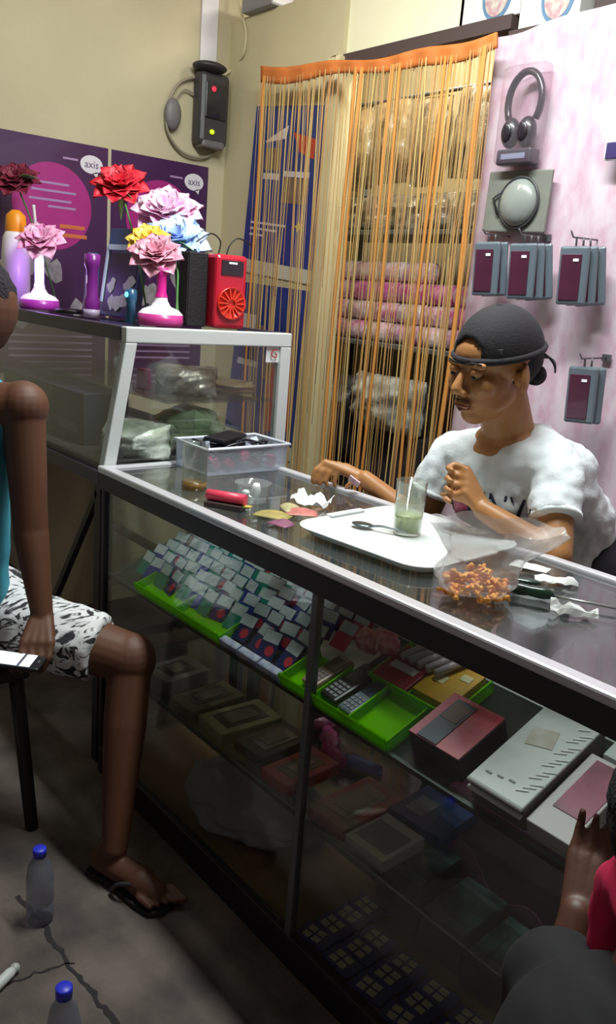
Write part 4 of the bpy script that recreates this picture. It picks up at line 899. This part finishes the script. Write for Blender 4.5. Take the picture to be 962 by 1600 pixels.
# ------------------------------------------------------------------ the seller
SKIN = mat('skin_seller','A87446',.45,var=.12,vscale=14,spec=.4)
seller = thing('person','man in white t-shirt and backward black cap leaning on the counter','person',(-1.22,2.05,0))
O_ = Vector((-1.22,2.05,0))
def V(x,y,z): return Vector((x,y,z))-O_
HS = 1.12; HC = Vector((-1.277,1.645,1.376)); HR = Euler((math.radians(14),math.radians(3),math.radians(-4))).to_matrix()
def H(x,y,z): return HC+HR@(Vector((x,y,z))*HS)-O_
HE = HR.to_euler()
m = MB()
def he(c,r,rot=None): m.ell(H(*c), tuple(q*HS for q in r), (HR@(Euler(rot).to_matrix() if rot else Matrix.Identity(3))).to_euler())
he((0,.022,.035),(.074,.094,.082)); he((0,-.028,-.035),(.057,.062,.078)); he((0,-.052,-.088),(.030,.032,.026)); he((0,-.028,.035),(.062,.058,.05))
for s in (-1,1):
    he((s*.036,-.062,-.022),(.026,.024,.024)); he((s*.03,-.0745,.026),(.026,.012,.010)); he((s*.040,-.015,-.060),(.018,.045,.026),(.3,0,0))
    he((s*.082,.012,-.014),(.008,.020,.033),(-.15,0,s*.45)); he((s*.074,.004,-.016),(.012,.012,.018)); he((s*.014,-.098,-.032),(.009,.010,.008))
m.cap(H(0,-.084,.012),H(0,-.108,-.022),.008,.0135); he((0,-.090,-.057),(.025,.010,.0065)); he((0,-.086,-.069),(.021,.011,.007))
m.cap(H(0,.03,-.055),V(-1.290,1.765,1.20),.058,.068); m.ell(V(-1.288,1.735,1.155),(.085,.055,.05)); m.ell(V(-1.285,1.75,1.19),(.09,.06,.04))
# trunk under the shirt, arms, hands
sL = at(868,728,1,1.74)-O_; eL = at(868,868,1,1.625)-O_; wL = V(-1.185,1.565,1.050)
sR, eR, wR = V(-1.455,1.75,1.125), V(-1.50,1.71,.915), V(-1.655,1.625,1.018)
m.cap(V(-1.285,1.80,1.10),V(-1.23,1.99,.90),.11,.12); m.cap(sL,sR,.05,.05); m.cap(sL,eL,.047,.038); m.cap(eL,wL,.038,.025); m.cap(sR,eR,.046,.037); m.cap(eR,wR,.037,.025)
def palm(m, wrist, kn, lat, wd, th):     # a palm as a fan of tapered volumes from wrist to each knuckle
    for k in range(4): m.cap(wrist+lat*((k-1.5)*.008), kn+lat*((k-1.5)*wd), th*1.15, th)
def finger(m, a, dirs, lens, r):
    p = Vector(a)
    for i,(d,l) in enumerate(zip(dirs,lens)):
        q = p+Vector(d).normalized()*l; m.cap(p,q,r*(1-.1*i),r*(1-.1*(i+1))); p = q
# resting hand: knuckles up, fingers drooping onto the glass
lat = Vector((.62,.72,-.10)).normalized(); kn = V(-1.725,1.572,1.048)
palm(m, wR, kn, lat, .0195, .0125)
for k in range(4):
    finger(m, kn+lat*((k-1.5)*.0215), [(-.12,-.5,-.38+.03*k),(-.05,-.25,-.9),(.15,.25,-.9)], [.034+.003*(k in (1,2)),.026,.014], .0088)
finger(m, wR+Vector((.0,.01,.0)), [(-.1,-.6,.0),(-.35,-.7,-.4),(-.5,-.3,-.6)], [.028,.026,.018], .0098)
# raised hand: loosely closed, thumb pointing left
kn2 = V(-1.235,1.548,1.130); lat2 = Vector((-.35,.25,.0)); lat2 = Vector((.30,-.30,-.75)).normalized()
palm(m, wL, kn2+Vector((.0,0,-.02)), lat2, .0185, .0125)
for k in range(4):
    finger(m, kn2+Vector((0,0,-.02))+lat2*((k-1.5)*.0205), [(-.85,-.35,.22-.16*k),(-.15,-.75,-.35),(.85,-.15,-.1)], [.032,.021,.018], .0092)
finger(m, wL+Vector((-.008,-.012,.008)), [(-.85,-.35,.25),(-.95,-.2,.05),(-1,-.1,-.05)], [.035,.036,.028], .0098)
# legs
for s,x in ((-1,-1.33),(1,-1.13)):
    m.cap(V(x,2.03,.80),V(x-.02,1.76,.70),.085,.06); m.cap(V(x-.02,1.76,.70),V(x-.01,1.84,.29),.052,.036); m.cap(V(x-.01,1.84,.29),V(x-.01,1.74,.255),.035,.028)
m.cap(V(-1.31,2.05,.84),V(-1.15,2.05,.84),.12,.12)
flesh('body', m, SKIN, seller, .0042, 5)
# face details
EYEW = mat('eye_white','7A6C60',.3); IRIS = mat('iris','1C1210',.2); BROW = mat('brow_hair','1A1412',.8); LIP = mat('lips','7A4038',.5)
for s in (-1,1):
    m = MB(); m.ell(H(s*.030,-.0765,.008),(.0138,.0125,.010),HE); m.build('eye',EYEW,seller)
    m = MB(); m.ell(H(s*.030,-.0868,.0025),(.0062,.0045,.006),HE); m.build('pupil',IRIS,seller)
    m = MB(); m.ell(H(s*.030,-.0775,.0120),(.0165,.0145,.0115),HE); m.build('eyelid',SKIN,seller)
    m = MB(); m.tube([H(s*.012,-.0905,.0285),H(s*.03,-.0915,.034),H(s*.048,-.0795,.031)],[.002,.003,.0015],8); m.build('eyebrow',BROW,seller)
m = MB(); m.tube([H(-.024,-.0885,-.061),H(-.012,-.0975,-.0595),H(0,-.1,-.0605),H(.012,-.0975,-.0595),H(.024,-.0885,-.061)],[.0018,.0032,.0036,.0032,.0018],8)
m.tube([H(-.019,-.089,-.067),H(0,-.0975,-.070),H(.019,-.089,-.067)],[.002,.0042,.002],8); m.build('lips',LIP,seller)
m = MB(); m.tube([H(-.02,-.0905,-.05),H(0,-.1000,-.0475),H(.02,-.0905,-.05)],[.002,.003,.002],8); m.build('moustache',mat('stubble','4A2E20',.8),seller)
m = MB(); m.ell(H(0,.052,.012),(.081,.088,.08),HE); m.cap(H(-.035,.10,-.035),H(.035,.10,-.035),.026); m.build('hair',mat('hair_black','18141A',.8,bump=.6,bscale=150),seller)
# cap worn backwards: dome with a half-moon opening over the forehead
CAPM = mat('cap_black','201C22',.85,var=.15,vscale=20,bump=.2,bscale=200)
cm = MB(); NU,NV = 56,18
def capf(u,v):
    a = 2*PI*u; th = v*PI*.5
    return H(.0845*math.sin(th)*math.cos(a), .022+.104*math.sin(th)*math.sin(a), .030+.098*math.cos(th))
vs = [capf(i/NU,j/NV) for j in range(NV+1) for i in range(NU)]
fs = []
for j in range(NV):
    for i in range(NU):
        a = 2*PI*(i+.5)/NU; z = math.cos((j+.5)/NV*PI/2); da = abs(((a-1.5*PI+PI)%(2*PI))-PI)
        if da < .52 and z < .50*math.sqrt(max(0,1-(da/.52)**2)) and z > .10: continue
        fs.append((j*NU+i,j*NU+(i+1)%NU,(j+1)*NU+(i+1)%NU,(j+1)*NU+i))
cm.add(vs,fs,True); cap_o = cm.build('cap', CAPM, seller, solid=.004)
m = MB(); m.tube([H(.0855*math.cos(2*PI*i/40), .022+.1055*math.sin(2*PI*i/40), .033) for i in range(40)],.0085,8,close=True); m.build('cap_band',CAPM,cap_o)
m = MB(); m.tube([H(.083*math.cos(a), .022+.105*math.sin(a), .035) for a in [PI*(1.28+.44*i/8) for i in range(9)]],.0075,8); m.build('cap_strap',CAPM,cap_o)
m = MB(); m.ell(H(0,.022,.129),(.008,.008,.004),HE); m.build('cap_button',CAPM,cap_o)
m = MB(); m.sheet(lambda u,v: H((u-.5)*.125*(1-.25*v*v), .118+.068*v*math.sin(PI*(.15+.7*u)), .018-.04*v-.018*(2*u-1)**2),14,6); m.build('cap_brim',CAPM,cap_o,solid=.004)
m = MB(); m.box(H(.056,-.050,.052),(.034,.004,.013),(HR@Euler((0,0,.72)).to_matrix()).to_euler()); m.build('cap_label',mat('cap_label','54525A',.7),cap_o)
# t-shirt
SHIRT = mat('shirt_white','DDE3E6',.85,bump=.15,bscale=120)
m = MB()
m.cap(V(-1.29,1.795,1.085),V(-1.235,1.98,.92),.135,.145); m.cap(V(-1.235,1.98,.92),V(-1.215,2.06,.82),.15,.15)
m.cap(V(-1.36,1.775,1.08),V(-1.20,1.79,1.10),.10,.105)
m.cap(sL,sR,.06,.06); m.cap(V(-1.235,1.815,1.195),sL+Vector((-.01,.02,.015)),.046,.055); m.cap(V(-1.34,1.80,1.175),sR+Vector((0,0,.012)),.044,.052); m.cap(V(-1.34,1.82,1.175),V(-1.235,1.825,1.195),.045)
hL = sL.lerp(eL,.62); hR = sR.lerp(eR,.55)
m.cap(sL,sL.lerp(hL,.2),.062); m.cyl(sL,hL,.060,.060,24); m.cyl(sR,hR,.064,.070,24); m.cap(V(-1.31,1.74,1.03),V(-1.25,1.75,1.03),.085)
m.ell(V(-1.165,1.83,1.115),(.075,.12,.095)); m.cap(V(-1.16,1.80,1.12),V(-1.17,1.97,.98),.075,.09); m.ell(V(-1.40,1.84,1.05),(.08,.12,.12))
shirt = flesh('t_shirt', m, SHIRT, seller, .008, 5, rough=(.011,17))
m = MB(); nc = V(-1.288,1.765,1.175); m.tube([nc+Euler((math.radians(38),0,0)).to_matrix()@Vector((.090*math.cos(2*PI*i/32),.088*math.sin(2*PI*i/32),.0)) for i in range(32)],.0085,8,close=True); m.build('collar',SHIRT,seller)
m = MB(); m.cyl(hL+(sL-hL).normalized()*.012,hL-(sL-hL).normalized()*.002,.0605,.0615,32); m.build('sleeve_hem',SHIRT,seller)
m = MB(); m.cyl(hR+(sR-hR).normalized()*.012,hR-(sR-hR).normalized()*.002,.0705,.0705,32); m.build('sleeve_hem',SHIRT,seller)
NAVY = mat('print_navy','2C3048',.8)
tx = text('shirt_lettering','NNVIM',NAVY,seller,tuple(V(-1.20,1.40,1.035)),(PI/2,0,0),.085,ext=0,sx=.8)
q = tx.modifiers.new('w','SHRINKWRAP'); q.target = shirt; q.wrap_method = 'PROJECT'; q.use_project_x = False; q.use_project_y = False; q.use_project_z = True; q.use_negative_direction = True; q.use_positive_direction = True; q.offset = .003
m = MB(); m.sheet(lambda u,v:(-.04+.08*u,-.45,.0+.1*v),14,16); gp = m.build('shirt_graphic',mat('print_crimson','A84060',.8,col2='C88898',vscale=30),seller,loc=tuple(V(-1.345,1.85,.99)))
q = gp.modifiers.new('w','SHRINKWRAP'); q.target = shirt; q.wrap_method = 'PROJECT'; q.use_project_y = True; q.use_project_x = False; q.use_project_z = False; q.use_negative_direction = True; q.use_positive_direction = True; q.offset = .003
# trousers
m = MB()
for x in (-1.33,-1.13): m.cap(V(x,2.03,.80),V(x-.02,1.76,.70),.10,.075); m.cap(V(x-.02,1.76,.70),V(x-.01,1.82,.38),.07,.06)
m.cap(V(-1.31,2.05,.83),V(-1.15,2.05,.83),.138,.138)
flesh('trousers', m, mat('trousers_black','1C1820',.85), seller, .012, 4)
p = at(553,752,1,1.565); m = MB(); m.box((0,0,0),(.035,.004,.022),(.5,.5,.5)); o = m.build('pink_sachet', mat('sachet_pink','E8A0B8',.3,coat=.4,col2='F0E0E4',vscale=60), loc=(p.x,p.y,p.z), bevel=.001); tag(o,'little pink packet pinched in the resting hand','packet')
t = thing('stool','dark bar stool under the man in the white shirt','stool',(-1.22,2.05,0))
m = MB(); m.lathe([(0,.66),(.16,.66),(.17,.675),(.165,.695),(0,.70)]); m.build('seat', DARK, t)
for i in range(4):
    a = PI/4+i*PI/2; m = MB(); m.cyl((.11*math.cos(a),.11*math.sin(a),.665),(.17*math.cos(a),.17*math.sin(a),0),.011); m.build('leg',DARK,t)
m = MB(); m.tube([(.155*math.cos(2*PI*i/24),.155*math.sin(2*PI*i/24),.22) for i in range(24)],.009,6,close=True); m.build('foot_ring',DARK,t)
# ------------------------------------------------------------------ seated customer at the left
SK2 = mat('skin_customer','5C3826',.6,var=.12,vscale=12,spec=.45)
cust = thing('person','seated man in blue tank top and patterned shorts holding a phone','person',(-2.088,.674,0)); O_ = Vector((-2.1,.66,0))
sh = V(-1.945,.735,1.205); el = V(-1.90,.735,.90); wr = V(-1.835,.735,.715)
m = MB(); m.cap(sh,el,.052,.040); m.cap(el,wr,.042,.026); m.ell(sh,(.06,.06,.06))
m.cap(V(-2.06,.60,1.19),sh,.06,.055); m.cap(V(-2.06,.60,1.15),V(-2.13,.60,.72),.125,.14); m.cap(V(-2.07,.62,1.2),V(-2.07,.63,1.34),.055,.052)
hc = at(-38,478,1,.66)-Vector((-2.088,.674,0)); m.ell(hc,(.078,.095,.105)); m.ell(hc+Vector((-.05,.04,-.05)),(.055,.055,.06))
so = V(-2.19,.47,1.19); eo = V(-2.12,.42,.92); wo = V(-1.93,.48,.72); m.cap(so,eo,.05,.04); m.cap(eo,wo,.04,.026); m.cap(V(-2.06,.60,1.19),so,.06,.055)
k1 = V(-1.815,.965,.555); a1 = V(-1.695,.868,.095); m.cap(V(-2.14,.70,.62),k1,.095,.066); m.ell(k1+Vector((.0,.0,-.005)),(.067,.067,.075)); m.cap(k1,k1.lerp(a1,.35),.058,.056); m.cap(k1.lerp(a1,.35),a1,.056,.034)
heel = V(-1.735,.855,.045); m.cap(heel,V(-1.60,.895,.045),.034,.034); m.cap(V(-1.60,.895,.043),V(-1.555,.910,.036),.038,.028)
for i in range(5):
    b = V(-1.565+.004*i,.868+.0205*i,.034); m.cap(b,b+Vector((.040+.006*(i>2),.010,-.006)),.0085+.004*(i==4),.0078+.003*(i==4))
k2 = V(-1.83,.44,.53); a2 = V(-1.86,.50,.09); m.cap(V(-2.1,.52,.62),k2,.09,.066); m.cap(k2,a2,.058,.036); m.cap(a2+Vector((-.04,-.0,-.045)),a2+Vector((.12,.03,-.05)),.034,.03)
# right hand over the phone
kn = wr+Vector((.055,-.035,-.045)); lat = Vector((-.5,-.75,.0)).normalized(); palm(m, wr, kn, lat, .019, .0135)
for k in range(4): finger(m, kn+lat*((k-1.5)*.021), [(.5,-.35,-.7),(-.1,-.45,-.9),(-.5,-.2,-.6)], [.036,.026,.018], .0095)
finger(m, wr+Vector((.015,.01,-.01)), [(.75,-.1,-.6),(.4,-.6,-.5)], [.04,.034], .011)
kn = wo+Vector((.07,.03,-.015)); palm(m, wo, kn, Vector((-.4,.85,0)).normalized(), .019, .0135)
for k in range(4): finger(m, kn+Vector((-.4,.85,0)).normalized()*((k-1.5)*.021), [(.9,.3,.05),(.6,.2,.7)], [.036,.022], .0095)
flesh('body', m, SK2, cust, .0042, 3)
m = MB(); m.ell(hc+Vector((-.008,-.01,.018)),(.088,.104,.104)); flesh('hair', m, mat('hair_black2','1A141C',.85,bump=.8,bscale=120), cust, .008, 2, rough=(.004,60))
TANK = mat('tank_blue','3E9CB4',.8,var=.15,vscale=20,stretch=(8,8,1)); m = MB()
m.cap(V(-2.065,.605,1.12),V(-2.13,.60,.72),.142,.158); m.cap(V(-2.12,.55,1.13),V(-2.02,.67,1.17),.105,.088); m.cap(V(-2.025,.665,1.2),V(-2.02,.68,1.235),.045,.035)
flesh('tank_top', m, TANK, cust, .009, 5, rough=(.006,10))
def shorts_mat():
    m = bpy.data.materials.new('printed_shorts'); m.use_nodes = True; nt = m.node_tree; b = nt.nodes['Principled BSDF']
    tc = nt.nodes.new('ShaderNodeTexCoord'); wv = nt.nodes.new('ShaderNodeTexNoise'); wv.inputs['Scale'].default_value = 26; wv.inputs['Distortion'].default_value = 2.5; wv.inputs['Detail'].default_value = 2
    mp = nt.nodes.new('ShaderNodeMapping'); mp.inputs['Scale'].default_value = (1,.35,1)
    r = nt.nodes.new('ShaderNodeValToRGB'); r.color_ramp.elements[0].color = lin('2C2A30'); r.color_ramp.elements[1].color = lin('D8D8DA'); r.color_ramp.elements[0].position = .42; r.color_ramp.elements[1].position = .5
    nt.links.new(tc.outputs['Object'], mp.inputs[0]); nt.links.new(mp.outputs[0], wv.inputs['Vector']); nt.links.new(wv.outputs[0], r.inputs[0]); nt.links.new(r.outputs[0], b.inputs['Base Color']); b.inputs['Roughness'].default_value = .85
    return m
m = MB(); h1 = V(-2.14,.70,.62); m.cyl(h1,h1.lerp(k1,.80),.112,.09,28); m.ell(h1,(.115,.115,.115)); h2 = V(-2.1,.52,.62); m.cyl(h2,h2.lerp(k2,.8),.11,.09,28); m.cap(V(-2.16,.72,.62),V(-2.13,.52,.62),.13,.13)
flesh('shorts', m, shorts_mat(), cust, .009, 4, rough=(.008,16))
m = MB(); m.prism([(-.14,-.03),(-.135,-.043),(-.05,-.036),(.05,-.047),(.10,-.046),(.125,-.02),(.125,.02),(.10,.045),(.04,.048),(-.05,.036),(-.135,.04)],0,.014); sl = m.build('flip_flop', mat('sandal_black','1C181C',.8), cust, loc=tuple(V(-1.63,.888,.001)), rot=(0,0,.26), bevel=.003)
m = MB(); m.tube(smoothpts([(.065,0,.012),(.05,-.02,.05),(0,-.045,.045),(-.03,-.046,.012)]),.006); m.tube(smoothpts([(.065,0,.012),(.05,.02,.05),(0,.045,.045),(-.03,.046,.012)]),.006); m.build('strap', mat('sandal_strap','2A262A',.5), sl)
# his phone
p = at(33,1030,2,.655)
t = thing('smartphone','dark smartphone with bright white screen held over the shorts','phone',(p.x-.015,p.y-.012,.648),(.0,.06,.86))
m = MB(); m.box((0,0,0),(.135,.070,.010)); m.build('body', BLACK, t, bevel=.004)
m = MB(); m.box((-.004,0,.0052),(.10,.062,.001)); m.build('screen', mat('lit_screen','C8D4DC',.2,emit=1.0), t)
m = MB(); m.box((.02,0,.0058),(.006,.062,.0006)); m.box((.058,0,.0056),(.006,.012,.001)); m.build('screen_bar', mat('screen_bar','50565C',.3), t)
t = thing('stool','dark plastic stool under the seated customer','stool',(-2.15,.64,0))
m = MB(); m.box((0,0,.475),(.30,.30,.03)); m.build('seat', mat('stool_plastic','2C2426',.6), t, bevel=.01)
for sx in (-1,1):
    for sy in (-1,1): m = MB(); m.cyl((sx*.12,sy*.12,.465),(sx*.15,sy*.15,0),.02,.018); m.build('leg', mat('stool_plastic','2C2426',.6), t)
# ------------------------------------------------------------------ person at the right, close to the camera
ch = thing('person','dark-haired person in magenta shirt close by at the lower right corner','person',(-.272,.630,0)); O_ = Vector((-.28,.62,0))
m = MB(); hc = V(-.315,.84,1.00); m.ell(hc,(.078,.092,.10)); m.ell(hc+Vector((-.01,.04,-.05)),(.055,.05,.06)); m.cap(V(-.30,.80,.94),V(-.28,.72,.80),.045,.05)
m.cap(V(-.28,.70,.76),V(-.26,.60,.42),.12,.13); m.cap(V(-.40,.76,.76),V(-.14,.68,.76),.045); m.cap(V(-.40,.76,.76),V(-.45,.86,.58),.042,.034); m.cap(V(-.45,.86,.56),V(-.49,.96,.70),.034,.024)
kn = V(-.505,1.01,.755); lat = Vector((.9,.3,0)).normalized(); palm(m, V(-.49,.96,.70), kn, lat, .018,.011)
for k in range(4): finger(m, kn+lat*((k-1.5)*.02), [(-.15,.5,.8),(-.1,.3,.9),(0,.0,1)], [.028,.02,.015], .008)
finger(m, V(-.49,.96,.70)+Vector((.02,.01,.0)), [(.7,.3,.6),(.3,.3,.8)], [.028,.022], .0088)
for x in (-.36,-.18):
    m.cap(V(x+.02,.60,.40),V(x-.06,.90,.52),.08,.06); m.cap(V(x-.06,.90,.52),V(x-.05,.82,.09),.05,.035); m.cap(V(x-.05,.80,.04),V(x-.08,.95,.04),.033,.03)
flesh('body', m, mat('skin_near','5A382C',.5), ch, .0042, 3)
m = MB(); m.ell(hc+Vector((0,-.012,.015)),(.088,.102,.105)); flesh('hair', m, mat('hair_black3','141018',.85,bump=.8,bscale=120), ch, .008, 2, rough=(.004,60))
m = MB(); m.cap(V(-.28,.70,.745),V(-.26,.60,.42),.138,.148); m.cap(V(-.40,.765,.755),V(-.14,.68,.76),.066); m.cyl(V(-.40,.765,.755),V(-.425,.815,.66),.066,.064,24)
flesh('shirt', m, mat('shirt_dark','121014',.85), ch, .009, 4, rough=(.006,12))
m = MB()
for x in (-.36,-.18): m.cap(V(x+.02,.60,.40),V(x-.06,.90,.52),.10,.08); m.cap(V(x-.06,.90,.52),V(x-.05,.83,.18),.072,.058)
m.cap(V(-.34,.58,.40),V(-.18,.56,.40),.13)
flesh('trousers', m, mat('trousers_dark','1A161C',.85), ch, .010, 4, rough=(.005,12))
m = MB(); m.tube(smoothpts([V(-.35,.80,.78),V(-.365,.81,.86),V(-.35,.79,.92),V(-.30,.74,.92),V(-.24,.70,.86),V(-.18,.70,.78)]),.034,14); towel = flesh('neck_towel', m, mat('towel_magenta','D01850',.9,var=.25,vscale=10), ch, .007, 3, rough=(.004,30))
t = thing('stool','low dark stool under the person in the magenta shirt','stool',(-.252,.57,0))
m = MB(); m.box((0,0,.25),(.26,.26,.03)); m.build('seat', mat('stool_plastic','2C2426',.6), t, bevel=.01)
for sx in (-1,1):
    for sy in (-1,1): m = MB(); m.cyl((sx*.1,sy*.1,.24),(sx*.12,sy*.12,0),.018); m.build('leg', mat('stool_plastic','2C2426',.6), t)
# ------------------------------------------------------------------ litter on the floor
def bottle(label, loc, rot, h=.2):
    t = thing('water_bottle',label,'bottle',loc,rot)
    m = MB(); m.lathe([(0,0),(.028,0),(.032,.008),(.032,.05),(.030,.055),(.032,.06),(.032,h*.62),(.026,h*.78),(.012,h*.9),(.012,h*.93),(0,h*.93)]); m.build('bottle', glass('pet_plastic','D8DCE4',1.5,.1,.18,'B0B4C8'), t)
    m = MB(); m.lathe([(0,h*.9),(.0155,h*.9),(.016,h*.99),(.014,h),(0,h)]); m.build('cap', mat('cap_blue','2C34C8',.4), t)
p = at(100,1548,2,.22); bottle('clear water bottle with blue cap standing nearest the bottom edge',(p.x,p.y,0),(0,0,0),.23)
p = at(62,1325,2,.2); bottle('clear water bottle with blue cap standing by the seated customer\'s leg',(p.x,p.y,0),(0,0,0),.2)
p = at(-5,1540,2,.015); q = at(22,1510,2,.02); d = q-p
t = thing('white_tube','short white tube with rounded tip lying on the slabs at the left','tube',(p.x,p.y,.013),(0,0,math.atan2(d.y,d.x)))
m = MB(); m.tube([(-.03,0,0),(.04,0,0),(.05,0,0)],[.012,.012,.009],12); m.build('tube', mat('tube_white','C8CCC8',.5), t)
m = MB(); m.ell((.056,0,0),(.012,.011,.011)); m.build('tip', mat('tip_grey','A8ACA8',.4), t)
